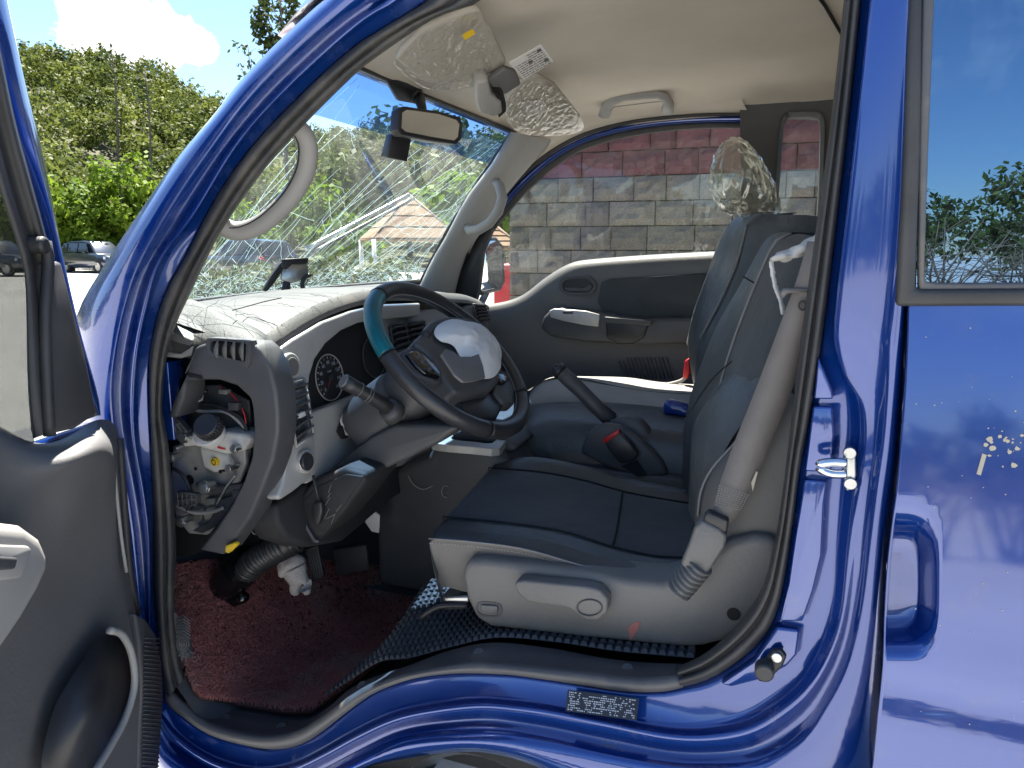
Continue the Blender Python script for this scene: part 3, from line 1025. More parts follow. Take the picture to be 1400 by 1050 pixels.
def crumple(name, pts, p0, n, amp, m, parent, nu=34, seed=0, lift=0.010):
    """creased sheet stretched over a traced outline"""
    o = resample([Vector((a, b, 0)) for a, b in pts], 150, True)
    c = sum(o, Vector()) / len(o)
    V, Fc = [], []
    n = Vector(n).normalized()
    rings = 40
    for i in range(rings + 1):
        f = i / rings
        for j, p in enumerate(o):
            q = c.lerp(p, f * 1.03)
            w = hit(q.x, q.y, p0, n)
            s = Vector(((w.x + w.y) * 70 + seed, (w.y - w.x) * 24, w.z * 30))
            h = lift + amp * (0.9 - 1.6 * abs(noise.noise(s)) - 0.9 * abs(noise.noise(s * 2.1))) * (1 if f < 0.98 else 0.3)
            V.append(w + n * h)
    m_ = len(o)
    for i in range(rings):
        for j in range(m_):
            k = (j + 1) % m_
            Fc.append((i * m_ + j, i * m_ + k, (i + 1) * m_ + k, (i + 1) * m_ + j))
    return mesh(name, V, Fc, m, parent, smooth=True, weld=True)


crumple('plastic_film', VP, v0, nv, 0.0042, 'film', vis)
prism('warning_label', [hit(u, v, v0 + Vector(nv) * 0.028, nv) for u, v in ((632, 48), (646, 40), (650, 46), (636, 55))], Vector(nv) * -0.001, 'yellow', vis, bevel=0)
v1 = PZ(742, 145, 1.815)
nv1 = (0.30, -0.30, -0.90)
VQ = [(690, 140), (712, 112), (735, 104), (760, 118), (793, 160), (788, 176), (745, 181), (712, 176), (693, 160)]
vis2 = prism('sun_visor', [hit(u, v, v1, nv1) for u, v in VQ], Vector(nv1) * -0.016, 'visor_vinyl', T, bevel=0.006)
crumple('plastic_film', VQ, v1, nv1, 0.0026, 'film', vis2, seed=9)
prism('printed_label', [hit(u, v, v1 + Vector(nv1) * 0.006, nv1) for u, v in ((712, 140), (742, 136), (750, 152), (722, 160))], Vector(nv1) * -0.001, 'paper', vis2, bevel=0)
# cracked-open overhead box between the visors
ob = hit(672, 135, v0, nv)
con = prism('overhead_console', [hit(u, v, v0 + Vector(nv) * 0.03, nv) for u, v in ((650, 114), (668, 110), (672, 130), (686, 140), (688, 155), (676, 161), (655, 156), (650, 140))], Vector(nv) * -0.05, 'trim_grey', T, bevel=0.007)
prism('open_lid', [hit(u, v, v0 + Vector(nv) * 0.022, nv) for u, v in ((668, 110), (690, 95), (706, 100), (712, 116), (690, 130), (684, 120), (674, 120))], Vector(nv) * -0.012, 'door_plastic', con, bevel=0.003)
prism('dark_gap', [hit(u, v, v0 + Vector(nv) * 0.026, nv) for u, v in ((675, 126), (684, 130), (692, 142), (692, 152), (682, 161), (686, 148))], Vector(nv) * -0.03, 'void_black', con, bevel=0)

card = thing('paper_card', 'pale printed card tucked behind the sun visor film', 'card', hit(726, 84, v0, nv))
cp = [hit(u, v, v0 + Vector(nv) * 0.034, nv) for u, v in ((696, 86), (740, 61), (757, 84), (716, 109))]
prism('card_sheet', cp, Vector(nv) * -0.0015, 'paper', card, bevel=0)
mb = MB()
random.seed(5)
e1, e2 = cp[1] - cp[0], cp[3] - cp[0]
for r_ in range(9):
    x = 0.06 + (0.45 if r_ in (0, 1) else 0)
    while x < 0.93:
        w = random.uniform(0.04, 0.16)
        a = cp[0] + e1 * x + e2 * (0.08 + r_ * 0.098) + Vector(nv) * 0.0012
        mb.add(([a, a + e1 * min(w, .93 - x), a + e1 * min(w, .93 - x) + e2 * 0.035, a + e2 * 0.035], [(0, 1, 2, 3)]))
        x += w + 0.03
for (x, y) in ((.80, .10), (.80, .62), (.42, .34)):
    a = cp[0] + e1 * x + e2 * y + Vector(nv) * 0.0014
    mb.add(([a, a + e1 * .13, a + e1 * .13 + e2 * .12, a + e2 * .12], [(0, 1, 2, 3)]))
mb.build('printed_lines', 'print_grey', card, smooth=False)

mn = Vector((0.93, -0.30, 0.07))
mc = PY(588, 171, 0.76)
MO = [(546, 150), (553, 145), (600, 152), (628, 160), (633, 168), (631, 190), (624, 197), (590, 192), (550, 184), (544, 178)]
rvm = prism('rear_view_mirror', [hit(u, v, mc, mn) for u, v in MO], mn.normalized() * -0.03, 'black_plastic', T, bevel=0.0025)
MI = [(550, 154), (556, 150), (600, 156), (624, 164), (628, 170), (626, 187), (621, 192), (590, 187), (555, 180), (549, 175)]
prism('mirror_glass', [hit(u, v, mc + mn.normalized() * 0.003, mn) for u, v in MI], mn.normalized() * -0.004, 'mirror', rvm, bevel=0)
tube('mirror_stem', [hit(580, 168, mc - mn.normalized() * 0.025, mn), hit(577, 148, mc - mn.normalized() * 0.04, mn), PWS(573, 133, 0.01)], [0.010, 0.012, 0.016], 'black_plastic', rvm, n=None)
disc('mirror_foot', PWS(572, 133, 0.02), (0.8, 0, -0.6), 0.022, 0.02, 'black_plastic', rvm, bevel=0.004)
prism('sensor_cover', [PWS(u, v, 0.012) for u, v in ((530, 112), (548, 108), (572, 120), (576, 134), (566, 142), (545, 138))], (-0.01, 0, 0.006), 'black_plastic', ws, bevel=0.002)
dcam = thing('dash_camera', 'small black box camera hanging below the rear view mirror', 'camera', PY(545, 205, 0.74))
dn = Vector((0.85, -0.50, -0.10))
prism('camera_body', [hit(u, v, PY(548, 203, 0.74), dn) for u, v in ((537, 183), (563, 189), (557, 221), (529, 215))], dn.normalized() * -0.035, 'black_plastic', dcam, bevel=0.003)
prism('side_cover', [hit(u, v, PY(534, 203, 0.735), (0.3, -0.95, 0)) for u, v in ((535, 185), (541, 187), (534, 214), (529, 213))], (0.0, 0.003, 0), 'dark_plastic', dcam, bevel=0.0005)
tube('camera_stalk', [PY(548, 188, 0.745), PY(550, 178, 0.765)], 0.006, 'black_plastic', dcam)

# ------------------------------------------------------------------ driver's door, swung open about its front hinge
DA = R(66)
D0 = Vector((-1.075, -0.03, 0))
DDIR = Vector((math.cos(DA), -math.sin(DA), 0))
DN = Vector((math.sin(DA), math.cos(DA), 0))          # out of the door's inner face, towards the cab


def PD(u, v, off=0.0):
    return hit(u, v, D0 + DN * off, DN)


def LD(pts, off=0.0): return [PD(a, b, off) for a, b in pts]


DOOR = bpy.data.objects.new('driver_door', None)
COL.objects.link(DOOR)
DOOR.empty_display_size = 0.1
setp(DOOR, T)
sil = [(3, -40), (10, 0), (21, 51), (38, 127), (55, 195), (72, 274), (88, 357), (110, 453), (133, 535), (138, 568)]
blk = [(-30, -40), (-16, 0), (0, 65), (21, 165), (41, 240), (65, 329), (82, 400), (102, 470), (126, 545), (134, 568)]
glz = [(-75, -40), (-62, 0), (-40, 100), (-16, 200), (0, 262), (21, 326), (33, 372), (36, 430), (37, 500), (40, 560), (45, 600)]
nD = 30


def drow(a, o): return [PD(p.x, p.y, o) for p in resample([Vector((q[0], q[1], 0)) for q in a], nD)]


def dmid(a, b, f, o):
    ra, rb = resample([Vector((q[0], q[1], 0)) for q in a], nD), resample([Vector((q[0], q[1], 0)) for q in b], nD)
    return [PD(*(p.lerp(q, f))[:2], o) for p, q in zip(ra, rb)]


loft('window_frame', [drow(sil, -0.045), drow(sil, -0.01), dmid(sil, blk, .08, 0.0), dmid(sil, blk, .5, 0.004), drow(blk, 0.0)], 'blue_paint', DOOR, n=nD)
loft('frame_seal', [dmid(sil, blk, .97, -0.002), dmid(blk, glz, .04, 0.016), dmid(blk, glz, .22, 0.020), dmid(blk, glz, .32, 0.008), dmid(blk, glz, .6, 0.006), dmid(blk, glz, .70, 0.014), dmid(blk, glz, .95, 0.014), drow(glz, 0.0), drow(glz, -0.03)], 'rubber', DOOR, n=nD)
mesh('door_window', LD([(-420, -60), (-60, -60), (0, 255), (40, 380), (45, 620), (-420, 640)], -0.012), [tuple(range(6))], 'driver_glass', DOOR, smooth=False, solid=0.004)
prism('sail_trim', LD([(69, 359), (85, 357), (98, 410), (116, 478), (134, 566), (105, 586), (70, 594), (66, 480)], 0.024), DN * -0.03, 'dark_plastic', DOOR, bevel=0.006)
tube('run_channel', LD([(62, 330), (66, 360), (62, 430), (64, 520), (68, 596)], 0.020), 0.008, 'rubber', DOOR, n=16)
disc('rubber_bung', PD(64, 335, 0.03), DN, 0.012, 0.03, 'rubber', DOOR, bevel=0.004)
# the moulded inner panel
top = [(-330, 470), (-60, 556), (0, 583), (40, 604), (70, 604), (100, 590), (135, 573), (158, 580), (163, 600)]
r1 = [(-330, 500), (-60, 582), (0, 606), (40, 628), (72, 634), (104, 626), (134, 606), (152, 606), (160, 622)]
r2 = [(-330, 560), (-60, 640), (0, 660), (40, 672), (78, 668), (108, 654), (136, 640), (154, 640), (163, 650)]
r3 = [(-330, 700), (-60, 760), (0, 770), (50, 770), (90, 765), (120, 758), (144, 754), (160, 752), (170, 752)]
r4 = [(-330, 850), (-60, 880), (0, 880), (50, 875), (95, 868), (130, 852), (156, 840), (172, 832), (184, 830)]
r5 = [(-330, 1000), (-60, 1000), (0, 1000), (50, 990), (95, 985), (130, 975), (170, 955), (195, 950), (205, 945)]
r6 = [(-330, 1180), (-60, 1160), (0, 1150), (50, 1140), (95, 1130), (130, 1120), (170, 1100), (195, 1090), (208, 1080)]
offs = [(-0.02,) * 9, (0.020, 0.020, 0.022, 0.036, 0.054, 0.068, 0.066, 0.052, 0.0), (0.02, 0.02, 0.02, 0.024, 0.036, 0.050, 0.052, 0.040, 0.0), (0.012,) * 8 + (-0.005,), (0.014,) * 8 + (0.0,), (0.02,) * 8 + (0.0,), (0.02,) * 8 + (0.0,)]
rows = []
for pts, of in zip((top, r1, r2, r3, r4, r5, r6), offs):
    rows.append([PD(a, b, o) for (a, b), o in zip(pts, of)])
cols = list(map(list, zip(*rows)))
loft('inner_panel', [resample(c, 26) for c in zip(*[resample(r, 30) for r in rows])], 'door_plastic', DOOR, n=26, sub=1)
tube('panel_seam', LD([(154, 612), (158, 660), (163, 710), (168, 750), (173, 782)], [0.02][0]), 0.0028, 'trim_grey', DOOR, n=14)
ar = [(-200, 760), (-40, 712), (0, 712), (38, 717), (60, 733), (72, 756), (70, 780), (58, 808), (35, 848), (0, 900), (-60, 990), (-200, 1100)]
arm = prism('armrest', LD(ar, 0.075), DN * -0.07, 'trim_grey', DOOR, bevel=0.018, bseg=4)
swp = prism('switch_panel', LD([(-60, 742), (40, 746), (44, 752), (30, 790), (-60, 800)], 0.079), DN * -0.01, 'silver_trim', arm, bevel=0.003)
prism('window_switch', LD([(-6, 760), (26, 762), (22, 778), (-6, 780)], 0.084), DN * -0.008, 'dark_plastic', arm, bevel=0.003)
# map pocket: a bowl behind a rim, pale because sunlight is put into its colour
pk = [(150, 862), (166, 867), (178, 888), (184, 920), (182, 948), (170, 985), (150, 1022), (128, 1058)]
tube('pocket_rim', LD(pk, 0.052), 0.0058, 'trim_grey', DOOR, n=30, seg=10)
pin = [(112, 905), (130, 880), (146, 866), (166, 870), (178, 890), (183, 920), (181, 950), (168, 988), (148, 1026), (125, 1062), (60, 1064), (70, 980), (95, 930)]
loft('door_pocket', [LD(pin, 0.042), [PD(a * .92 + 10.5, b * .92 + 78, 0.030) for a, b in pin], [PD(a * .75 + 32, b * .75 + 243, 0.024) for a, b in pin], [PD(a * .3 + 90, b * .3 + 690, 0.024) for a, b in pin]], 'black_plastic', DOOR, n=40, closed=True, caps=True)
kp = [(186, 838), (200, 846), (214, 868), (222, 905), (224, 955), (221, 1005), (216, 1070), (190, 1075), (192, 1000), (196, 940), (192, 880)]
kick = prism('kick_pad', LD(kp, 0.026), DN * -0.035, 'dark_plastic', DOOR, bevel=0.006)
for k in range(34):
    v = 872 + k * 5.8
    u1 = 221 - abs(v - 950) * 0.045
    u0 = 198 - (v - 880) * 0.02
    tube('rib', LD([(u0, v), (u1, v + 1.5)], 0.0275), 0.0016, 'dark_plastic', kick, seg=5)
prism('door_core', LD([(-330, 470), (-60, 560), (40, 608), (135, 577), (160, 590), (184, 830), (205, 945), (208, 1080), (-330, 1180)], -0.012), DN * -0.10, 'blue_paint', DOOR, bevel=0.01)
tube('edge_seal', LD([(163, 600), (170, 700), (178, 790), (188, 840)], -0.006), 0.007, 'rubber', DOOR, n=12)

# ------------------------------------------------------------------ passenger door
YP = 1.50
PDOOR = bpy.data.objects.new('passenger_door', None)
COL.objects.link(PDOOR)
PDOOR.empty_display_size = 0.1
setp(PDOOR, T)
psill = [(600, 430), (664, 417), (696, 411), (719, 401), (744, 381), (773, 363), (796, 356), (879, 349), (972, 344), (1040, 341)]
q1 = [(600, 436), (664, 424), (700, 418), (726, 406), (752, 388), (778, 372), (800, 366), (879, 359), (972, 354), (1040, 351)]
q2 = [(600, 480), (650, 470), (690, 460), (722, 440), (752, 412), (780, 394), (802, 386), (879, 380), (972, 374), (1040, 370)]
q3 = [(600, 540), (650, 530), (690, 515), (715, 490), (740, 465), (780, 450), (802, 446), (879, 446), (972, 440), (1040, 440)]
q4 = [(600, 640), (650, 640), (690, 630), (715, 620), (740, 610), (780, 600), (802, 600), (879, 600), (972, 600), (1040, 600)]
rows = [LY(psill, YP + 0.06), LY(psill, YP + 0.012), LY(q1, YP - 0.012), LY(q2, YP - 0.010), LY(q3, YP + 0.008), LY(q4, YP + 0.012)]
loft('inner_panel', [resample(c, 40) for c in rows], 'door_plastic', PDOOR, n=40, sub=1)
prism('cloth_insert', LY([(822, 386), (835, 381), (985, 372), (985, 440), (880, 437), (826, 434), (817, 412)], YP - 0.016), (0, 0.02, 0), 'seat_cloth', PDOOR, bevel=0.004)
pa = LY([(738, 448), (742, 434), (752, 424), (768, 421), (820, 427), (880, 436), (990, 434), (990, 468), (880, 472), (800, 468), (752, 460)], YP - 0.065)
prism('armrest', pa, (0, 0.075, 0), 'dark_plastic', PDOOR, bevel=0.014, bseg=3)
sp = prism('switch_panel', LY([(750, 425), (757, 422), (800, 425), (820, 430), (818, 447), (800, 445), (770, 439), (752, 434)], YP - 0.075), (0, 0.02, 0), 'silver_trim', PDOOR, bevel=0.004)
prism('window_switch', LY([(768, 425), (782, 425), (784, 429), (770, 429)], YP - 0.080), (0, 0.01, 0), 'dark_plastic', PDOOR, bevel=0.002)
prism('pull_cup', LY([(827, 437), (888, 441), (880, 462), (866, 470), (846, 471), (829, 462)], YP - 0.073), (0, 0.02, 0), 'black_plastic', PDOOR, bevel=0.006)
prism('pull_lip', LY([(826, 433), (892, 438), (890, 446), (828, 441)], YP - 0.080), (0, 0.02, 0), 'dark_plastic', PDOOR, bevel=0.004)
rr_ = ring('handle_bezel', LY([(764, 392), (766, 383), (776, 378), (802, 377), (812, 383), (815, 392), (810, 400), (798, 404), (776, 403), (767, 399)], YP - 0.018), LY([(769, 391), (771, 385), (778, 382), (801, 381), (809, 386), (811, 392), (807, 397), (797, 400), (778, 399), (771, 396)], YP - 0.018), (0, 0.02, 0), 'dark_plastic', PDOOR, n=30)
prism('handle_cup', LY([(766, 392), (770, 382), (802, 380), (812, 390), (806, 400), (775, 401)], YP - 0.011), (0, 0.01, 0), 'black_plastic', PDOOR, bevel=0)
prism('inside_handle', LY([(770, 393), (798, 393), (806, 388), (810, 392), (806, 399), (776, 398)], YP - 0.020), (0, 0.008, 0), 'dark_plastic', PDOOR, bevel=0.002)
for k in range(13):
    u = 846 + k * 5.4
    tube('speaker_rib', LY([(u, 489 + (k < 2) * 5), (u + 4, 502), (u + 9, 518)], YP - 0.004), 0.0025, 'dark_plastic', PDOOR, n=6, seg=5)
wf_o = [(620, 392), (652, 322), (694, 264), (724, 234), (757, 208), (799, 186), (863, 169), (944, 160), (1022, 158)]
wf_m = [(634, 394), (660, 326), (700, 272), (728, 243), (760, 217), (800, 195), (863, 178), (944, 169), (1020, 168)]
wf_i = [(642, 396), (666, 332), (705, 280), (732, 252), (763, 226), (801, 204), (863, 187), (944, 177), (1018, 176)]
loft('window_frame', [LY(wf_o, YP + 0.05), LY(wf_o, YP + 0.02), mid(wf_o, wf_m, .5, 30, 0, 0, YP + 0.016), LY(wf_m, YP + 0.028)], 'blue_paint', PDOOR, n=30)
loft('glass_run', [LY(wf_m, YP + 0.024), mid(wf_m, wf_i, .5, 30, 0, 0, YP + 0.02), LY(wf_i, YP + 0.03), LY(wf_i, YP + 0.05)], 'rubber', PDOOR, n=30)
loft('body_seal', [LY([(a - 4, b - 5) for a, b in wf_o], YP + 0.03), LY([(a - 3, b - 4) for a, b in wf_o], YP + 0.0), LY([(a, b) for a, b in wf_o], YP + 0.0), LY([(a + 1, b + 1) for a, b in wf_o], YP + 0.03)], 'rubber', T, n=30)
rail_ = [(640, 340), (672, 282), (700, 248), (730, 220), (762, 197), (803, 177), (863, 161), (944, 152), (1022, 150)]
loft('roof_rail_trim', [LY([(a - 14, b - 26) for a, b in rail_], 1.465), LY([(a - 6, b - 10) for a, b in rail_], 1.478), LY([(a - 1, b) for a, b in rail_], 1.495), LY([(a + 3, b + 12) for a, b in rail_], 1.530)], 'headliner', T, n=30)
prism('frame_post', LY([(1017, 158), (1024, 158), (1022, 260), (1018, 345), (1012, 345), (1016, 250)], YP + 0.02), (0, 0.03, 0), 'blue_paint', PDOOR, bevel=0.003)
prism('sail_trim', LY([(620, 394), (650, 326), (668, 300), (676, 306), (660, 345), (654, 398), (648, 420), (620, 420)], YP + 0.012), (0, 0.03, 0), 'black_plastic', PDOOR, bevel=0.004)
gl = LY([(640, 420), (664, 420), (700, 413), (722, 404), (748, 384), (775, 366), (800, 358), (880, 351), (1019, 343), (1019, 174), (944, 174), (863, 184), (801, 201), (763, 222), (732, 248), (705, 276), (666, 328)], YP + 0.036)
mesh('door_window', gl, [tuple(range(len(gl)))], 'door_glass', PDOOR, smooth=False, solid=0.004)
# outer skin, so that the far side of the cab is closed
prism('outer_skin', [(-1.22, 1.60, 1.17), (-1.0, 1.60, 1.18), (-0.85, 1.60, 1.22), (-0.6, 1.60, 1.31), (-0.1, 1.60, 1.35), (1.0, 1.60, 1.37), (1.0, 1.60, 0.55), (-1.3, 1.60, 0.45), (-1.32, 1.60, 1.2)], (0, 0.05, 0), 'blue_paint', T, bevel=0.02)
# mirror outside the far door
mm = Vector((0.97, -0.24, 0.02))
mp = hit(670, 365, (-1.08, 1.75, 1.36), mm)
sm = prism('side_mirror', [hit(u, v, mp, mm) for u, v in ((648, 332), (656, 324), (680, 324), (690, 336), (692, 385), (686, 398), (660, 404), (648, 398), (646, 360))], mm.normalized() * -0.07, 'black_plastic', T, bevel=0.012, bseg=3)
prism('mirror_glass', [hit(u, v, mp + mm.normalized() * .003, mm) for u, v in ((650, 340), (657, 329), (678, 329), (686, 340), (687, 383), (682, 393), (660, 398), (650, 392))], mm.normalized() * -0.004, 'mirror', sm, bevel=0.001)
tube('mirror_arm', [hit(665, 400, mp - mm.normalized() * .03, mm), PY(656, 418, 1.56)], 0.014, 'black_plastic', sm)

# rear quarter: dark moulding with a small fixed window
qo = LY([(1012, 175), (1012, 145), (1018, 130), (1030, 124), (1090, 120), (1170, 115), (1185, 250), (1180, 480), (1060, 480), (1020, 470), (1014, 350), (1013, 250)], YP - 0.005)
qi = LY([(1069, 215), (1071, 180), (1075, 163), (1085, 160), (1112, 161), (1121, 168), (1121, 215), (1119, 270), (1116, 300), (1106, 312), (1080, 314), (1064, 300)], YP + 0.005)
qt = ring('quarter_trim', qo, qi, (0, 0.05, 0), 'dark_plastic', T, n=140, bevel=0.004)
q2o = LY([(1062, 215), (1065, 175), (1073, 154), (1086, 152), (1114, 152), (1127, 162), (1127, 215), (1125, 270), (1122, 306), (1108, 320), (1078, 321), (1058, 304)], YP - 0.016)
ring('window_surround', q2o, qi, (0, 0.03, 0), 'dark_plastic', qt, n=60, bevel=0.004)
mesh('quarter_window', LY([(1060, 150), (1130, 150), (1128, 325), (1056, 325)], YP + 0.04), [(0, 1, 2, 3)], 'door_glass', qt, smooth=False, solid=0.004)
box('quarter_panel', (0.62, 1.53, 1.55), (0.80, 0.06, 0.62), 'dark_plastic', T, bevel=0.01)

# ------------------------------------------------------------------ floor, tunnel, firewall
def zfloor(x, y):
    return 0.455 + max(0.0, -1.02 - x) * 1.15 + max(0, y - 0.5) * 0.1


def PF(u, v, off=0.0):
    return ray_until(u, v, lambda p: p.z - zfloor(p.x, p.y) - off, 0.4, 5.0)


rows = []
for x in (-1.5, -1.42, -1.3, -1.18, -1.08, -1.02, -0.95, -0.85, -0.7, -0.55):
    rows.append([Vector((x, y, zfloor(x, y) - 0.012)) for y in (0.05, 0.2, 0.4, 0.6, 0.75)])
loft('footwell_floor', rows, 'floor_rubber', T, n=5)
fy = [0.09, 0.16, 0.26, 0.42, 0.8, 1.18, 1.34, 1.45, 1.55, 1.60]
fx = [-1.22, -1.30, -1.37, -1.43, -1.46, -1.43, -1.37, -1.30, -1.22, -1.10]
loft('cab_front', [[Vector((x, y, z)) for x, y in zip(fx, fy)] for z in (0.35, 0.6, 0.9, 1.15, 1.285)], 'blue_paint', T, n=10)
loft('firewall', [[Vector((x + 0.02, y, z)) for x, y in zip(fx[:-1], fy[:-1])] for z in (0.35, 0.6, 0.9, 1.15, 1.27)], 'void_black', T, n=9)  # black filler sheet: shade of the gaps under the dash put into its colour
box('cab_underside', (0.2, 0.8, 0.50), (1.6, 1.36, 0.06), 'void_black', T)
loft('cowl', [[Vector((x, y, 1.285)) for x, y in zip(fx, fy)], [WS(min(max(y, .1), 1.48), -0.03) + Vector((-0.03, 0, 0.004)) for y in fy], [WS(min(max(y, .1), 1.48), -0.02) + Vector((0.02, 0, -0.004)) for y in fy]], 'black_plastic', T, n=10)
loft('passenger_floor', [[Vector((x, y, z)) for y in (0.62, 0.9, 1.2, 1.52)] for x, z in ((-1.42, 0.9), (-1.25, 0.62), (-1.05, 0.50), (-0.5, 0.50), (0.95, 0.62))], 'floor_rubber', T, n=4)
# black side wall of the footwell under the dash end, behind the hinge pillar
prism('kick_panel', [PY(u, v, 0.20) for u, v in ((215, 470), (330, 500), (340, 640), (300, 730), (262, 760), (225, 760))], (0, 0.01, 0), 'void_black', T, bevel=0)
loft('kick_moulding', [LY([(232, 830), (236, 880), (240, 930), (256, 965)], 0.075), LY([(252, 850), (262, 890), (275, 920), (278, 950)], 0.09), LY([(262, 868), (278, 900), (280, 925), (270, 955)], 0.16), LY([(250, 862), (262, 900), (266, 930), (262, 955)], 0.22)], 'sill_plastic', T, n=16, sub=1)
km = PY(251, 880, 0.076)
em = bpy.data.objects.new('sun_emblem', None)
COL.objects.link(em)
setp(em, T)
en = Vector((0.45, -0.85, 0.25))
ea, eb, en = axes_from(en)
ec = PY(250, 881, 0.070)
for r_ in (0.004, 0.0095, 0.015):
    tube('emblem_ring', [ec + (ea * math.cos(w) * 0.8 + eb * math.sin(w)) * r_ for w in np.linspace(0, 2 * math.pi, 20, endpoint=False)], 0.0012, 'leather_grey', em, closed=True, seg=5)
for k in range(11):
    w = math.pi * (0.62 + k * 0.105) + 0.35
    d = ea * math.cos(w) * 0.8 + eb * math.sin(w)
    tube('emblem_ray', [ec + d * 0.019, ec + d * (0.027 + 0.006 * (k % 3))], 0.0012, 'leather_grey', em, seg=5)
for k in range(7):
    c = ec + eb * (0.022 + k * 0.006)
    tube('emblem_chevron', [c - ea * 0.013 - eb * 0.006, c + ea * 0.002, c + ea * 0.015 - eb * 0.012], 0.0012, 'leather_grey', em, seg=5)

# raised floor under the seat with the waffle rubber, sloping down into the footwell
wl = [(445, 952), (482, 928), (520, 905), (560, 900), (620, 884), (680, 872), (760, 878), (840, 890), (950, 900)]
wl_y = [0.17, 0.165, 0.16, 0.15, 0.14, 0.135, 0.13, 0.13, 0.13]
wu = [(520, 890), (545, 862), (565, 835), (582, 800), (610, 790), (680, 800), (780, 800), (860, 800), (960, 800)]
g0 = LY(wl, wl_y)
g0 = [p + Vector((0, 0.0, 0.0)) for p in g0]
g1 = LY(wu, [0.40, 0.42, 0.44, 0.46, 0.46, 0.46, 0.46, 0.46, 0.46])
for p in g1:
    pass
rb0, rb1 = resample(g0, 56), resample(g1, 56)
grid = []
for k in range(15):
    f = k / 14
    grid.append([a.lerp(b, f) for a, b in zip(rb0, rb1)])
loft('raised_floor', grid, 'floor_rubber', T, n=56)
MBW = MB()
for i in range(14):
    for j in range(55):
        a, b, c, d = grid[i][j], grid[i][j + 1], grid[i + 1][j + 1], grid[i + 1][j]
        ce = (a + b + c + d) / 4
        n_ = (b - a).cross(d - a).normalized()
        if n_.z < 0: n_ = -n_
        lo = [ce.lerp(p, .78) for p in (a, b, c, d)]
        hi = [ce.lerp(p, .50) + n_ * 0.006 for p in (a, b, c, d)]
        MBW.add((lo + hi, [(4, 5, 6, 7), (0, 1, 5, 4), (1, 2, 6, 5), (2, 3, 7, 6), (3, 0, 4, 7)]))
tag(MBW.build('waffle_studs', 'floor_rubber', T, smooth=False), kind='stuff')

# coil floor mat
FM = thing('floor_mat', 'dark red coil floor mat in the driver footwell', 'floor mat', PF(400, 900))
mrow = [[(236, 775), (300, 768), (380, 766), (470, 770), (566, 780)], [(236, 815), (310, 812), (390, 812), (480, 815), (578, 822)], [(240, 858), (310, 856), (390, 856), (480, 858), (562, 858)],
        [(250, 900), (310, 900), (380, 902), (450, 905), (520, 900)], [(266, 940), (310, 944), (360, 948), (410, 950), (462, 944)], [(278, 952), (310, 958), (350, 963), (390, 970), (425, 970)]]
prow = [resample([PF(u, v, 0.012) for u, v in r], 40) for r in mrow]
pcol = [resample(c, 40) for c in zip(*prow)]
loft('mat_backing', pcol, 'mat_base', FM, n=40, solid=0.012, offset=-1)
gridm = np.array([[tuple(p) for p in c] for c in pcol])
cv, cf = [], []
random.seed(2)
for k in range(15000):
    a, b = random.random() * 38.99, random.random() * 38.99
    i, j = int(a), int(b)
    fa, fb = a - i, b - j
    c = Vector(gridm[i, j] * (1 - fa) * (1 - fb) + gridm[i + 1, j] * fa * (1 - fb) + gridm[i, j + 1] * (1 - fa) * fb + gridm[i + 1, j + 1] * fa * fb)
    w = random.uniform(0, 6.283)
    r_ = random.uniform(0.004, 0.008)
    d = Vector((math.cos(w), math.sin(w), random.uniform(-.2, .2)))
    e = Vector((-math.sin(w), math.cos(w), 0))
    h = random.uniform(0.006, 0.011)
    pth = [c - d * r_, c - d * r_ * .8 + Vector((0, 0, h * .8)) + e * r_ * .3, c + Vector((0, 0, h)) + e * r_ * .6, c + d * r_ * .8 + Vector((0, 0, h * .7)) + e * r_ * .2, c + d * r_]
    vf = tube_vf(pth, 0.0010, 3, False, False)
    o = len(cv)
    cv += vf[0]
    cf += [tuple(q + o for q in f) for f in vf[1]]
tag(mesh('coil_pile', cv, cf, 'coil_red', FM, smooth=True), kind='stuff')

# tunnel / engine cover side and gear console
tun = [(512, 700), (520, 660), (545, 640), (585, 625), (592, 605), (650, 612), (680, 616), (700, 640), (760, 720), (760, 800), (580, 812), (516, 800)]
tw = prism('engine_cover', LY(tun, 0.60), (0, 0.9, 0), 'dark_plastic', T, bevel=0.02, bseg=3)
tube('scuff_ring', [PY(610 + 6 * math.cos(w), 672 + 8 * math.sin(w), 0.596) for w in np.linspace(1.2, 5.4, 14)], 0.0012, 'trim_grey', tw, seg=5)
tube('scuff_ring', LY([(558, 650), (565, 662), (578, 669), (592, 664)], 0.596), 0.0012, 'trim_grey', tw, seg=5, n=10)
gc = prism('gear_console', LY([(588, 604), (600, 590), (640, 590), (690, 598), (708, 612), (702, 618), (640, 612)], 0.64), (0, 0.16, 0.0), 'dark_plastic', T, bevel=0.006)
gz = PY(640, 600, 0.66).z


def GQ(u, v, o=0.0): return PZ(u, v, gz + 0.012 + o)


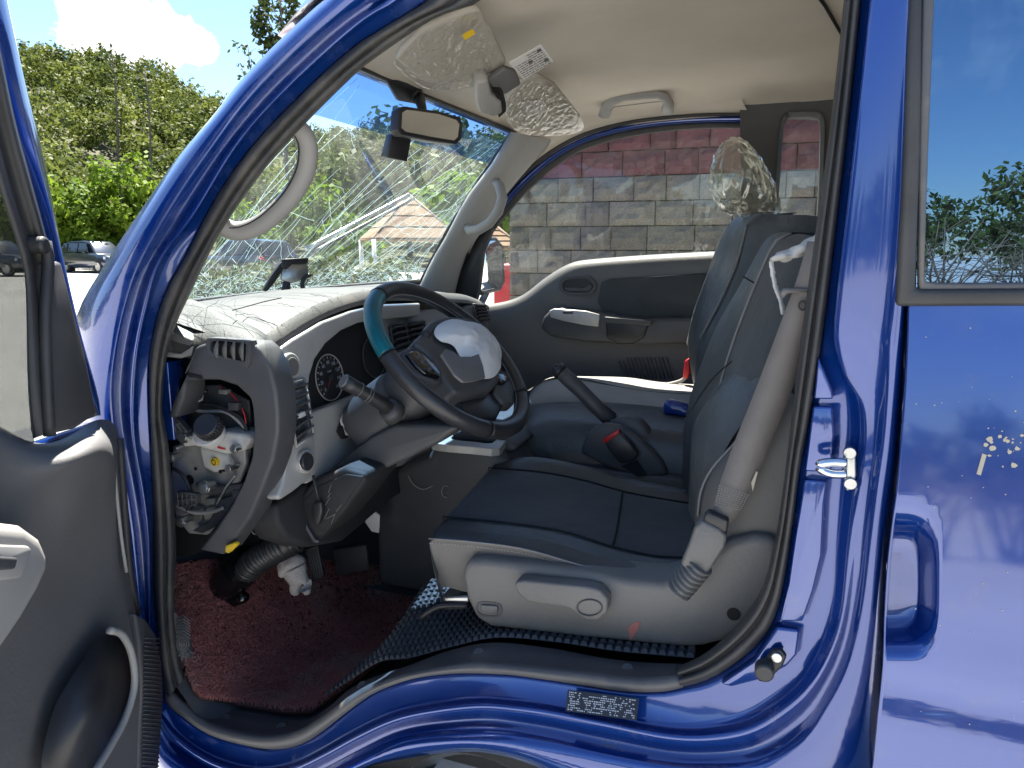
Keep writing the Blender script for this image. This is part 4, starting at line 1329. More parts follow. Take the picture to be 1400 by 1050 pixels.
ring('gear_bezel', [GQ(a, b) for a, b in ((590, 604), (604, 590), (640, 580), (680, 584), (700, 590), (690, 604), (680, 613), (650, 611))], [GQ(a, b) for a, b in ((618, 600), (626, 592), (650, 586), (672, 589), (684, 593), (678, 601), (670, 606), (650, 604))], (0, 0, -0.02), 'silver_trim', gc, n=30, bevel=0.002)
prism('gear_gate', [GQ(a, b, -0.006) for a, b in ((616, 600), (626, 590), (652, 585), (688, 593), (670, 607), (650, 605))], (0, 0, -0.01), 'piano_black', gc, bevel=0)
tube('gear_lever', [PZ(652, 596, gz), PY(655, 575, 0.72), PY(652, 555, 0.72)], [0.010, 0.012, 0.018], 'black_plastic', gc)
wtab = thing('white_tag', 'small white plastic tab hanging under the steering column by the engine cover', 'plastic tab', PY(508, 730, 0.52))
prism('tab_plate', LY([(499, 714), (503, 704), (512, 700), (519, 706), (518, 729), (508, 727)], 0.52), (0, 0.004, 0.002), 'white_plastic', wtab, bevel=0.001)

# ------------------------------------------------------------------ dashboard
BN = Vector((1, 0, 0.12)).normalized()
BP = Vector((-0.888, 0.17, 1.10))


def PB(u, v, o=0.0): return hit(u, v, BP + BN * o, BN)
def LB(pts, o=0.0): return [PB(a, b, o) for a, b in pts]


DASH = bpy.data.objects.new('dashboard', None)
COL.objects.link(DASH)
DASH.empty_display_size = 0.1
setp(DASH, T)
# upper pad: from the foot of the windshield to the lip over the instruments
lip = LB([(352, 486), (368, 481), (400, 458), (440, 434), (480, 419), (520, 411), (560, 410), (600, 412), (640, 414), (668, 424)])
lip[-1].y = min(lip[-1].y, 1.47)
lipt = [p + Vector((-0.012, 0, 0.020)) for p in lip]
L = resample(lip, 34)
LT = [p + Vector((-0.010, 0, 0.016)) for p in L]
L2 = [p + Vector((-0.035, 0, 0.027)) for p in L]
L3 = [p + Vector((-0.09, 0, 0.030)) for p in L]
far = [WS(min(max(p.y, 0.13), 1.46), -0.005) + Vector((0.012, 0, 0.0)) for p in L]
L4 = [a.lerp(b, 0.55) + Vector((0, 0, 0.012)) for a, b in zip(L3, far)]
Lu = [p + Vector((-0.02, 0, -0.012)) for p in L]
loft('dash_pad', [Lu, L, LT, L2, L3, L4, far], 'dash_top', DASH, n=34, sub=1)
loft('textured_lip', [[p + Vector((0.004, 0, -0.002)) for p in L], [p + Vector((0.002, 0, 0.012)) for p in L], [p + Vector((-0.018, 0, 0.026)) for p in L]], 'grey_plastic', DASH, n=34)
# pad's left shoulder, running down to the end of the dash
sh0 = LY([(232, 462), (262, 470), (300, 466), (345, 470), (354, 484)], 0.10)
sh1 = LY([(238, 446), (268, 452), (305, 452), (345, 458), (366, 476)], 0.13)
sh2 = LY([(252, 432), (285, 432), (320, 436), (355, 445), (385, 462)], 0.19)
sh3 = [WS(0.13, -0.01) + Vector((0.0, 0, 0)), WS(0.14, -0.01) + Vector((0.02, 0, 0.0)), WS(0.19, 0) + Vector((0.05, 0, 0.005)), WS(0.24, 0) + Vector((0.12, 0, 0.015)), L3[1] + Vector((0, 0.02, 0))]
loft('pad_shoulder', [[p + Vector((0, 0.004, -0.03)) for p in sh0], sh0, sh1, sh2, sh3], 'dash_top', DASH, n=22, sub=1)
# fine splits in the sun-baked pad, and the torn seam
random.seed(31)


def padpt(u, v):
    return ray_until(u, v, lambda p: p.z - (1.322 if p.y > .25 else 1.300), 0.4, 4.0) + Vector((0, 0, 0.004))


for k, pts in enumerate(([(258, 447), (268, 436), (282, 424), (300, 414)], [(268, 452), (262, 440), (252, 432)], [(305, 428), (318, 440), (336, 452), (347, 466)], [(322, 434), (345, 432), (358, 440), (368, 446)], [(380, 417), (398, 421), (412, 432)], [(425, 405), (445, 408), (455, 416)], [(270, 440), (280, 452), (296, 460)], [(240, 440), (255, 452)])):
    pp = []
    for q in resample([Vector((a, b, 0)) for a, b in pts], 9):
        pp.append(padpt(q.x + random.uniform(-1, 1), q.y + random.uniform(-1, 1)))
    tube('pad_crack', pp, 0.0004, 'crack_dark', DASH, seg=4)
tube('torn_seam', [padpt(u, v) for u, v in ((318, 427), (340, 421), (362, 415), (385, 410))], 0.0011, 'crack_dark', DASH, seg=5, n=14)

# instrument bezel: silver frame with the cluster cut-out, running down beside the vents
bez = [(366, 496), (369, 487), (400, 464), (440, 440), (480, 425), (520, 416), (575, 414), (575, 432), (520, 437), (492, 441), (467, 452), (446, 470), (431, 492), (424, 515), (421, 545), (424, 568), (430, 600), (434, 632), (424, 654), (402, 672), (384, 684), (379, 680), (386, 664), (393, 625), (391, 582), (381, 540), (374, 515)]
bz = prism('instrument_bezel', LB(bez, 0.012), BN * -0.03, 'silver_trim', T, bevel=0.006, bseg=3)
prism('dash_face', LB([(420, 566), (470, 548), (525, 526), (548, 520), (560, 600), (500, 622), (462, 640), (420, 662), (430, 620)], 0.000), BN * -0.03, 'trim_grey', DASH, bevel=0.006)
prism('lower_dash', LB([(378, 690), (402, 674), (430, 652), (470, 632), (560, 600), (620, 596), (620, 640), (540, 680), (470, 740), (425, 748), (395, 738), (380, 715)], -0.02), BN * -0.08, 'matte_black', DASH, bevel=0.01)
prism('centre_stack', LB([(522, 430), (600, 420), (660, 424), (668, 450), (660, 520), (640, 620), (540, 640), (540, 520)], -0.012), BN * -0.10, 'trim_grey', DASH, bevel=0.012)
prism('passenger_fascia', LB([(636, 418), (652, 414), (668, 424), (672, 470), (660, 560), (636, 560)], 0.006), BN * -0.10, 'door_plastic', DASH, bevel=0.014, bseg=3)
# instrument cluster in its well
CL = bpy.data.objects.new('instrument_cluster', None)
COL.objects.link(CL)
setp(CL, T)
well = [(421, 560), (421, 520), (428, 495), (444, 470), (466, 451), (492, 440), (525, 436), (560, 440), (560, 520), (525, 530), (470, 550), (424, 570)]
loft('cluster_well', [LB(well, 0.0), [PB(a, b, -0.035) for a, b in well]], 'gauge_black', CL, n=50, closed=True)
prism('cluster_face', LB([(a, b) for a, b in well], -0.032), BN * -0.01, 'gauge_black', CL, bevel=0)
ga, gb, gn = axes_from(BN)
gc_ = PB(451, 516, -0.028)
ring_pts = [gc_ + (ga * math.cos(w) + gb * math.sin(w)) * 0.052 for w in np.linspace(0, 2 * math.pi, 40, endpoint=False)]
sp_ = tube('speedometer', ring_pts, 0.0016, 'trim_grey', CL, closed=True, seg=6)
mb = MB()
for k in range(17):
    w = R(225 - k * 270 / 16)
    d = ga * math.cos(w) + gb * math.sin(w)
    s_ = (ga * -math.sin(w) + gb * math.cos(w)) * (0.0011 if k % 2 == 0 else 0.0006)
    mb.add(([gc_ + d * 0.042 - s_ + gn * .001, gc_ + d * 0.048 - s_ + gn * .001, gc_ + d * 0.048 + s_ + gn * .001, gc_ + d * 0.042 + s_ + gn * .001], [(0, 1, 2, 3)]))
for k in range(9):
    w = R(225 - k * 270 / 8)
    d = ga * math.cos(w) + gb * math.sin(w)
    vv, ff = text_mesh(str(k * 20), 0.011)
    mb.add(([gc_ + d * 0.034 + ga * v.x + gb * v.y + gn * 0.001 for v in vv], ff))
vv, ff = text_mesh('km/h', 0.007)
mb.add(([gc_ + gb * 0.014 + ga * v.x + gb * v.y + gn * 0.001 for v in vv], ff))
tag(mb.build('dial_marks', 'print_white', CL, smooth=False), kind='stuff')
w = R(232)
d = ga * math.cos(w) + gb * math.sin(w)
s_ = (ga * -math.sin(w) + gb * math.cos(w)) * 0.0013
mesh('dial_needle', [gc_ - d * .008 - s_ + gn * .003, gc_ + d * .036 + gn * .003, gc_ - d * .008 + s_ + gn * .003], [(0, 1, 2)], 'red', CL, smooth=False)
disc('needle_hub', gc_ + gn * 0.005, gn, 0.006, 0.006, 'black_plastic', CL, seg=14)
gc2 = PB(512, 488, -0.028)
tube('tachometer', [gc2 + (ga * math.cos(w) + gb * math.sin(w)) * 0.052 for w in np.linspace(0, 2 * math.pi, 40, endpoint=False)], 0.0016, 'dark_plastic', CL, closed=True, seg=6)

# round switch, side vent, mirror knob on the bezel
kn = disc('round_vent_cap', PB(400, 500, 0.024), BN, 0.026, 0.02, 'silver_trim', T, bevel=0.003)
disc('cap_face', PB(401, 501, 0.026), BN, 0.019, 0.01, 'grey_plastic', kn, bevel=0.002)
rk = disc('mirror_switch', PB(421, 631, 0.024), BN, 0.024, 0.02, 'silver_trim', T, bevel=0.003)
disc('switch_knob', PB(422, 631, 0.030), BN, 0.018, 0.012, 'black_plastic', rk, bevel=0.002)


def vent(outline, nslat, o, horizontal=True, tilt=0.5, name='air_vent'):
    """outline: 4 px corners (tl, tr, br, bl) on the bezel plane"""
    pts = LB(outline, o)
    v = prism(name, LB(outline, o - 0.006), BN * -0.02, 'void_black', T, bevel=0)
    big = [PB(sum(p[0] for p in outline) / 4 + (a - sum(p[0] for p in outline) / 4) * 1.16, sum(p[1] for p in outline) / 4 + (b - sum(p[1] for p in outline) / 4) * 1.10, o) for a, b in outline]
    for q_ in range(4):
        tube('vent_frame', [big[q_], big[(q_ + 1) % 4]], 0.0028, 'silver_trim' if nslat == 6 else 'dark_plastic', v, seg=6)
    for k in range(nslat):
        f = (k + 0.5) / nslat
        if horizontal:
            a, b = pts[0].lerp(pts[3], f), pts[1].lerp(pts[2], f)
        else:
            a, b = pts[0].lerp(pts[1], f), pts[3].lerp(pts[2], f)
        d = (b - a).normalized()
        sdir = (BN * math.cos(tilt) + BN.cross(d) * math.sin(tilt)) * 0.011
        th = BN.cross(d) * 0.0022
        V = [a - sdir - th, b - sdir - th, b + sdir - th, a + sdir - th, a - sdir + th, b - sdir + th, b + sdir + th, a + sdir + th]
        mesh('slat', V, [(0, 1, 2, 3), (7, 6, 5, 4), (0, 4, 5, 1), (1, 5, 6, 2), (2, 6, 7, 3), (3, 7, 4, 0)], 'dark_plastic', v, smooth=False)
    return v


vv_ = vent([(394, 528), (416, 522), (426, 590), (406, 606)], 6, 0.018)
prism('vent_tab', LB([(409, 566), (417, 562), (419, 568), (411, 572)], 0.03), BN * -0.01, 'white_plastic', vv_, bevel=0.001)
vent([(535, 446), (553, 443), (558, 474), (540, 480)], 4, 0.004)
vent([(556, 443), (578, 440), (584, 464), (561, 472)], 4, 0.004)
vent([(648, 417), (662, 418), (668, 438), (654, 440)], 5, 0.012)

# end-of-dash arch: the bare moulding where the side cover has come away
YE = 0.10
arch_o = [(262, 486), (266, 474), (290, 466), (345, 470), (356, 480), (369, 503), (377, 535), (380, 566), (380, 595), (373, 631), (359, 669), (343, 707), (322, 736), (305, 760), (270, 753)]
arch_i = [(294, 723), (316, 690), (332, 658), (343, 625), (346, 590), (344, 560), (341, 545), (323, 528), (298, 520), (270, 520), (252, 524), (250, 545), (240, 572), (228, 572), (240, 535), (253, 504)]
arch = prism('dash_end_frame', LY(arch_o + arch_i, YE - 0.02), (0, 0.06, 0), 'dark_plastic', T, bevel=0.008, bseg=3)
ring('vent_surround', LY([(281, 466), (290, 462), (336, 466), (342, 472), (340, 496), (334, 502), (290, 488), (284, 482)], YE - 0.028), LY([(287, 470), (292, 466), (332, 469), (336, 474), (335, 490), (331, 494), (293, 483), (288, 479)], YE - 0.028), (0, 0.02, 0), 'dark_plastic', arch, n=32, bevel=0.001)
prism('vent_dark', LY([(285, 468), (336, 470), (336, 496), (287, 482)], YE - 0.0225), (0, 0.004, 0), 'void_black', arch, bevel=0)
for k in range(4):
    u = 295 + k * 11.5
    loft('vent_fin', [LY([(u + 1.5, 466), (u - 3, 476), (u - 2.5, 484), (u + 1, 489 + k * 1.5)], YE - 0.027), LY([(u + 2.5, 466), (u + 2.5, 476), (u + 2.5, 484), (u + 2.5, 489 + k * 1.5)], YE - 0.036), LY([(u + 4, 466), (u + 4, 476), (u + 4, 484), (u + 4, 489 + k * 1.5)], YE - 0.026)], 'grey_plastic', arch, n=8)
prism('slot', LY([(256, 510), (275, 514), (275, 518), (257, 515)], YE - 0.0225), (0, 0.004, 0), 'void_black', arch, bevel=0)
# what the missing cover lays bare: bracket, fluid tank, bolts
BR = prism('column_bracket', LY([(236, 610), (262, 600), (300, 612), (340, 612), (336, 640), (326, 662), (316, 682), (296, 716), (282, 732), (258, 730), (240, 708), (232, 670)], 0.150), (0, 0.012, 0), 'bracket_metal', T, bevel=0.004)
for (u, v, r_) in ((259, 656, 0.0105), (267, 641, 0.004), (301, 645, 0.004)):
    disc('bracket_hole', PY(u, v, 0.1485), (0, -1, 0), r_, 0.003, 'void_black', BR, seg=16)
prism('bracket_tab', LY([(312, 616), (334, 610), (336, 634), (326, 660), (316, 662), (322, 636)], 0.135), (0, 0.012, 0), 'bracket_metal', BR, bevel=0.003)
prism('bracket_rib', LY([(266, 660), (300, 666), (330, 662), (326, 672), (300, 676), (272, 678)], 0.128), (0, 0.02, 0), 'dark_plastic', BR, bevel=0.003)
prism('bracket_rib', LY([(298, 684), (322, 676), (330, 668), (318, 690), (300, 716), (276, 730), (262, 726), (286, 712)], 0.128), (0, 0.02, 0), 'dark_plastic', BR, bevel=0.003)
prism('torn_foam', LY([(276, 700), (284, 692), (298, 692), (300, 704), (290, 716), (280, 718)], 0.140), (0, 0.02, 0), 'cream_foam', BR, bevel=0.005)
prism('plastic_clip', LY([(256, 698), (266, 690), (276, 694), (274, 714), (260, 714)], 0.138), (0, 0.02, 0), 'grey_plastic', BR, bevel=0.004)
TK = prism('fluid_tank', LY([(246, 602), (262, 592), (286, 594), (304, 590), (338, 594), (344, 602), (334, 616), (310, 622), (286, 616), (264, 610), (250, 612)], 0.118), (0, 0.06, 0), 'tank_plastic', T, bevel=0.010, bseg=3)
prism('tank_body', LY([(270, 610), (310, 622), (312, 640), (292, 648), (276, 640)], 0.132), (0, 0.04, 0), 'tank_plastic', TK, bevel=0.008)
cn = Vector((0.15, -0.78, 0.60))
cap = disc('tank_cap', PY(280, 580, 0.075), cn, 0.0245, 0.028, 'black_plastic', T, seg=40, bevel=0.003)
ca, cb, _ = axes_from(cn)
for k in range(24):
    w = 2 * math.pi * k / 24
    d = ca * math.cos(w) + cb * math.sin(w)
    c0 = PY(280, 580, 0.075)
    tube('cap_ridge', [c0 + d * 0.0246 - cn.normalized() * 0.004, c0 + d * 0.0246 - cn.normalized() * 0.024], 0.0014, 'black_plastic', cap, seg=5)
disc('tank_neck', PY(283, 590, 0.092), cn, 0.029, 0.02, 'tank_plastic', TK, bevel=0.003)
dd = disc('yellow_plug', PY(292, 632, 0.124), (0, -1, 0), 0.0085, 0.01, 'yellow', TK, bevel=0.001)
tube('plug_ring', [PY(292, 632, 0.123) + Vector((math.cos(w) * .005, 0, math.sin(w) * .005)) for w in np.linspace(0, 6.28, 14, endpoint=False)], 0.0008, 'void_black', TK, closed=True, seg=4)
prism('red_mark', LY([(297, 610), (308, 613), (308, 615), (298, 613)], 0.1165), (0, 0.001, 0), 'red', TK, bevel=0)
for (u, v, r_) in ((250, 598, .0085), (240, 613, .004), (233, 626, .007), (319, 614, .006), (278, 667, .0095), (246, 713, .0085), (312, 641, .006)):
    bo = disc('hex_bolt', PY(u, v, 0.098), (0.1, -1, 0.1), r_, 0.03, 'bolt_metal', BR, seg=6, bevel=0.001)
    disc('bolt_washer', PY(u, v, 0.104), (0.1, -1, 0.1), r_ * 1.5, 0.004, 'bolt_metal', BR, seg=20, bevel=0.001)
tube('bent_pin', LY([(300, 644), (310, 643), (318, 640)], 0.118), 0.0025, 'black_plastic', BR)
for outl in ([(224, 574), (238, 568), (256, 590), (248, 606), (226, 590)], [(242, 672), (268, 676), (268, 690), (244, 692)]):
    g_ = prism('grid_clip', LY(outl, 0.106), (0, 0.014, 0), 'dark_plastic', T, bevel=0.002)
    a, b, c, d_ = [LY(outl, 0.104)[i] for i in (0, 1, 2, -1)]
    for k in range(5):
        f = k / 4
        tube('grid_bar', [a.lerp(b, f), d_.lerp(c, f)], 0.0014, 'sill_plastic', g_, seg=5)
    for k in range(3):
        f = k / 2
        tube('grid_bar', [a.lerp(d_, f), b.lerp(c, f)], 0.0014, 'sill_plastic', g_, seg=5)
box('blue_inner_panel', PY(228, 545, 0.12), (0.06, 0.04, 0.16), 'blue_paint', T)
prism('torn_cover', LY([(226, 450), (262, 466), (264, 478), (258, 488), (240, 486), (222, 484)], 0.105), (0, 0.03, 0.01), 'grey_plastic', T, bevel=0.004)
prism('torn_edge', LY([(224, 480), (246, 484), (263, 474), (261, 486), (246, 490), (222, 487)], 0.100), (0, 0.004, 0), 'trim_grey', T, bevel=0.001)
prism('liner_board', LY([(250, 528), (300, 526), (340, 548), (344, 600), (300, 590), (256, 590)], 0.165), (0, 0.006, 0), 'dark_plastic', T, bevel=0.002)
# loose wiring between the arch and the bezel
random.seed(8)
for k, pth in enumerate(([(372, 640), (380, 655), (376, 672), (368, 690)], [(362, 680), (352, 700), (350, 715), (360, 726)], [(383, 560), (386, 590), (384, 620), (378, 646)], [(345, 712), (342, 722), (350, 730), (362, 716)])):
    tube('loose_wire', LY(pth, 0.15 + 0.01 * k), 0.0022, ('black_plastic', 'trim_grey', 'black_plastic', 'grey_plastic')[k], T, n=14, seg=6)
for (u, v) in ((381, 552), (386, 575), (384, 592)):
    prism('wire_clip', LY([(u - 4, v - 6), (u + 4, v - 6), (u + 4, v + 5), (u - 4, v + 5)], 0.16), (0, 0.01, 0), 'grey_plastic', T, bevel=0.002)
prism('wire_nest', LY([(364, 650), (384, 600), (390, 640), (384, 690), (360, 726), (346, 728)], 0.175), (0, 0.03, 0), 'cream_foam', T, bevel=0.006)

for k, (pth, m_, r_) in enumerate((([(256, 540), (272, 552), (300, 556), (330, 572), (340, 596)], 'black_plastic', 0.005), ([(250, 556), (276, 562), (310, 564), (336, 586)], 'bracket_metal', 0.0035), ([(262, 590), (250, 572), (256, 548), (282, 534)], 'black_plastic', 0.0035), ([(300, 528), (318, 540), (334, 566), (338, 600)], 'red', 0.0016),
                                   ([(236, 640), (250, 650), (262, 676), (256, 700)], 'black_plastic', 0.004), ([(240, 690), (262, 700), (288, 700), (306, 694)], 'bracket_metal', 0.004), ([(322, 650), (308, 668), (296, 690)], 'bolt_metal', 0.003), ([(344, 640), (352, 660), (348, 690), (330, 720)], 'black_plastic', 0.004))):
    tube('wiring_loom', LY(pth, 0.140 if k < 4 else 0.125), r_, m_, T, n=18, seg=7)
for (u, v, w_, h_, m_) in ((264, 545, 8, 5, 'white_plastic'), (318, 556, 7, 6, 'dark_plastic'), (304, 536, 6, 4, 'grey_plastic'), (247, 680, 5, 5, 'bolt_metal'), (286, 686, 6, 5, 'grey_plastic'), (322, 676, 5, 7, 'dark_plastic')):
    prism('wire_connector', LY([(u - w_, v - h_), (u + w_, v - h_ + 1), (u + w_ - 1, v + h_), (u - w_, v + h_ - 1)], 0.126), (0, 0.014, 0), m_, T, bevel=0.002)
# knee cover, hose, boot and pedals below the column
kc = prism('knee_cover', LY([(386, 722), (400, 690), (430, 655), (470, 640), (500, 650), (498, 662), (470, 700), (440, 735), (428, 744), (410, 742), (394, 738)], 0.22), (0, 0.14, 0), 'matte_black', T, bevel=0.010, bseg=3)
tube('cover_ridge', LY([(402, 694), (414, 712), (430, 738), (436, 740)], 0.214), 0.004, 'dark_plastic', kc, n=10)
tube('cover_ridge', LY([(392, 700), (402, 722), (420, 742)], 0.214), 0.003, 'dark_plastic', kc, n=10)
prism('cover_panel', LY([(408, 690), (436, 664), (472, 648), (496, 652), (470, 692), (440, 728), (428, 722)], 0.217), (0, 0.01, 0), 'matte_black', kc, bevel=0.003)
for k in range(7):
    u, v = 447 + random.uniform(-4, 22), 722 - random.uniform(0, 50)
    tube('scratch', LY([(u, v), (u + random.uniform(3, 12), v - random.uniform(4, 14))], 0.212), 0.0004, 'trim_grey', kc, seg=4)
hosep = resample(LY([(406, 735), (392, 742), (372, 752), (350, 766), (338, 778)], [0.26, 0.25, 0.25, 0.25, 0.26]), 60)
tube('corrugated_hose', hosep, [0.0305 + 0.0035 * math.sin(i * 1.75) for i in range(60)], 'black_plastic', T, seg=20)
bt = resample(LY([(345, 762), (330, 778), (312, 795), (296, 812)], 0.27), 12)
tube('steering_boot', bt, [0.034, 0.038, 0.040, 0.043, 0.045, 0.044, 0.046, 0.045, 0.040, 0.036, 0.03, 0.018], 'piano_black', T, seg=18)
tube('boot_fold', resample(LY([(310, 770), (300, 790), (318, 822), (335, 815)], 0.26), 10), 0.012, 'piano_black', T)
prism('yellow_tag', LY([(308, 746), (320, 742), (323, 746), (312, 757), (307, 755)], 0.070), (0, 0.012, 0), 'yellow', T, bevel=0.002)
tube('column_shaft', [(-1.02, 0.36, 0.80), (-1.20, 0.34, 0.62)], 0.02, 'bracket_metal', T)
ped = prism('accelerator_pedal', LY([(416, 752), (434, 745), (443, 788), (430, 797), (424, 775)], 0.40), (-0.01, 0.02, 0), 'rubber', T, bevel=0.003)
for k in range(5):
    tube('pedal_rib', LY([(421 + k * 3.4, 757 - k * 1.5), (430 + k * 2.8, 792 - k * 1.7)], 0.397), 0.0015, 'sill_plastic', ped, seg=5)
tube('pedal_arm', LY([(425, 752), (418, 735), (410, 715)], 0.42), 0.009, 'black_plastic', ped)
prism('brake_pedal', LY([(455, 752), (500, 745), (505, 780), (460, 788)], 0.55), (-0.01, 0.02, 0), 'rubber', T, bevel=0.004)

GL = thing('work_glove', 'crumpled dirty white cotton glove lying on the floor mat', 'glove', PF(400, 800))
random.seed(4)


def blob_chain(name, chains, m, parent, seed=0, sub=2):
    V, E, rad = [], [], []
    for ch in chains:
        for k, (p, r_) in enumerate(ch):
            if k == 0 and p is None:
                continue
            V.append(p)
            rad.append(r_)
    me = bpy.data.meshes.new(name)
    idx = {}
    vs, es, rs = [], [], []
    for ch in chains:
        last = None
        for p, r_ in ch:
            key = tuple(round(c, 5) for c in p)
            if key not in idx:
                idx[key] = len(vs)
                vs.append(tuple(p))
                rs.append(r_)
            if last is not None:
                es.append((last, idx[key]))
            last = idx[key]
    me.from_pydata(vs, es, [])
    o = bpy.data.objects.new(name, me)
    COL.objects.link(o)
    me.materials.append(MATS[m])
    sk = o.modifiers.new('skin', 'SKIN')
    for i, r_ in enumerate(rs):
        me.skin_vertices[0].data[i].radius = (r_, r_)
    me.skin_vertices[0].data[0].use_root = True
    sk.use_smooth_shade = True
    s = o.modifiers.new('sub', 'SUBSURF')
    s.levels = s.render_levels = sub
    tx = bpy.data.textures.new(name, 'CLOUDS')
    tx.noise_scale = 0.018
    d = o.modifiers.new('disp', 'DISPLACE')
    d.texture = tx
    d.strength = 0.007
    d.texture_coords = 'LOCAL'
    setp(o, parent)
    return o


def gp_(u, v, y): return PY(u, v, y)


pal, knu = gp_(399, 771, .36), gp_(405, 787, .355)
blob_chain('glove_cloth', [[(pal, .034), (knu, .028), (gp_(404, 800, .35), .015), (gp_(402, 814, .35), .010)],
                           [(knu, .028), (gp_(415, 799, .36), .014), (gp_(422, 813, .36), .010)],
                           [(pal, .034), (gp_(396, 758, .37), .030)],
                           [(pal, .034), (gp_(386, 782, .335), .013), (gp_(382, 790, .33), .010)]], 'pink_cloth', GL)

# ------------------------------------------------------------------ steering wheel and column
WC = Vector((-0.622, 0.387, 1.200))
WT_, WW_ = R(45.3), R(-4.2)
WNn = Vector((math.cos(WT_) * math.cos(WW_), math.cos(WT_) * math.sin(WW_), math.sin(WT_)))
WAa = Vector((-math.sin(WW_), math.cos(WW_), 0))
WBb = WNn.cross(WAa)          # towards the wheel's top
RR = 0.194


def wp_(a, r_=RR, o=0.0): return WC + (WAa * math.cos(a) + WBb * math.sin(a)) * r_ + WNn * o


def PWh(u, v, o=0.0): return hit(u, v, WC + WNn * o, WNn)


SW = bpy.data.objects.new('steering_wheel', None)
COL.objects.link(SW)
setp(SW, T)


def arc(a0, a1, n=40): return [wp_(R(a0 + (a1 - a0) * i / (n - 1))) for i in range(n)]


def rimtube(name, a0, a1, m, r_=0.0175):
    tube(name, arc(a0, a1), r_, m, SW, seg=16)


# rim in leather sections: the upper left one has a teal reflection painted on
rimtube('rim_section', -47, 112, 'rim_leather')
rimtube('rim_section', 112.3, 168, 'teal_sheen_leather', 0.0178)
rimtube('rim_section', 168.3, 244, 'rim_leather')
rimtube('rim_section', 244.4, 312.6, 'rim_leather', 0.0178)
for a in (112.1, 168.1, 244.2, 312.8):
    d = wp_(R(a)) - WC
    t_ = WNn
    c = wp_(R(a))
    dd_ = d.normalized()
    tube('rim_seam', [c + (dd_ * math.cos(w) + WNn * math.sin(w)) * 0.0178 for w in np.linspace(0, 6.2832, 18, endpoint=False)], 0.0011, 'void_black', SW, closed=True, seg=5)
tube('rim_stitching', [wp_(R(a), RR - 0.0172, 0.002) for a in np.linspace(0, 360, 90, endpoint=False)], 0.0012, 'stitch', SW, closed=True, seg=5)
# hub: traced on the wheel's plane
hub = [(566, 466), (580, 452), (604, 444), (640, 446), (668, 462), (682, 492), (684, 520), (672, 534), (640, 540), (622, 535), (606, 512), (590, 486)]
hubo = prism('airbag_housing', [PWh(u, v, 0.018) for u, v in hub], WNn * -0.05, 'dark_plastic', SW, bevel=0.010, bseg=3)
prism('left_spoke', [PWh(u, v, 0.008) for u, v in ((548, 480), (560, 474), (578, 472), (596, 486), (612, 520), (600, 524), (570, 512), (556, 500))], WNn * -0.03, 'dark_plastic', SW, bevel=0.006)
bp = prism('switch_pad', [PWh(u, v, 0.016) for u, v in ((556, 482), (566, 478), (578, 480), (594, 496), (604, 508), (602, 516), (582, 510), (570, 500))], WNn * -0.012, 'piano_black', SW, bevel=0.004)
for (u, v) in ((572, 487), (579, 494), (587, 503)):
    prism('switch_key', [PWh(u + a, v + b, 0.018) for a, b in ((-4, -1), (1, -3), (5, 2), (0, 4))], WNn * -0.006, 'dark_plastic', SW, bevel=0.0015)
prism('right_spoke', [PWh(u, v, 0.004) for u, v in ((676, 508), (694, 506), (704, 530), (704, 552), (690, 552), (676, 536))], WNn * -0.03, 'dark_plastic', SW, bevel=0.006)
prism('switch_pad', [PWh(u, v, 0.012) for u, v in ((680, 510), (692, 510), (698, 518), (690, 524), (678, 522))], WNn * -0.012, 'piano_black', SW, bevel=0.004)
prism('lower_spoke', [PWh(u, v, -0.004) for u, v in ((622, 534), (674, 536), (690, 552), (680, 572), (650, 574), (632, 562))], WNn * -0.03, 'black_plastic', SW, bevel=0.006)
tube('hub_rim_top', [PWh(u, v, 0.014) for u, v in ((580, 460), (592, 446), (612, 440), (640, 443), (660, 452))], 0.010, 'black_plastic', SW, n=16)
# spent airbag stuffed around the opened cover flap
ab = [(584, 466), (590, 454), (608, 448), (636, 450), (658, 462), (672, 480), (676, 496), (672, 518), (660, 528), (636, 526), (628, 520), (618, 494), (604, 482), (590, 476)]
oo = resample([Vector((a, b, 0)) for a, b in ab], 48, True)
cc = Vector((636, 486, 0))
V, Fc = [], []
for i in range(13):
    f = i / 12
    for j, p in enumerate(oo):
        q = cc.lerp(p, f)
        w = PWh(q.x, q.y, 0.0)
        h = 0.022 + 0.030 * (1 - f ** 3) + 0.010 * abs(noise.noise(Vector(w) * 22)) + 0.0025 * noise.noise(Vector(w) * 70)
        V.append(PWh(q.x, q.y, 0) + WNn * h)
for i in range(12):
    for j in range(48):
        k = (j + 1) % 48
        Fc.append((i * 48 + j, i * 48 + k, (i + 1) * 48 + k, (i + 1) * 48 + j))
mesh('airbag_cloth', V, Fc, 'airbag_cloth', SW, weld=True, sub=1)
prism('cover_flap', [PWh(u, v, 0.066) for u, v in ((604, 484), (610, 477), (620, 480), (630, 487), (644, 487), (655, 483), (661, 500), (664, 516), (650, 520), (634, 522), (622, 512))], WNn * -0.006, 'door_plastic', SW, bevel=0.002)
# column shroud: widens forward and down to the dash
ax0 = WC - WNn * 0.035
dirc = (Vector((-0.90, 0.40, 0.965)) - ax0).normalized()
def colring(c, w, h, nrm, n=20, sq=2.6):
    r_, u_, _ = axes_from(nrm)
    out = []
    for k in range(n):
        a = 2 * math.pi * k / n
        ca_, sa_ = math.cos(a), math.sin(a)
        out.append(c + r_ * (math.copysign(abs(ca_) ** (2 / sq), ca_) * w) + u_ * (math.copysign(abs(sa_) ** (2 / sq), sa_) * h))
    return out


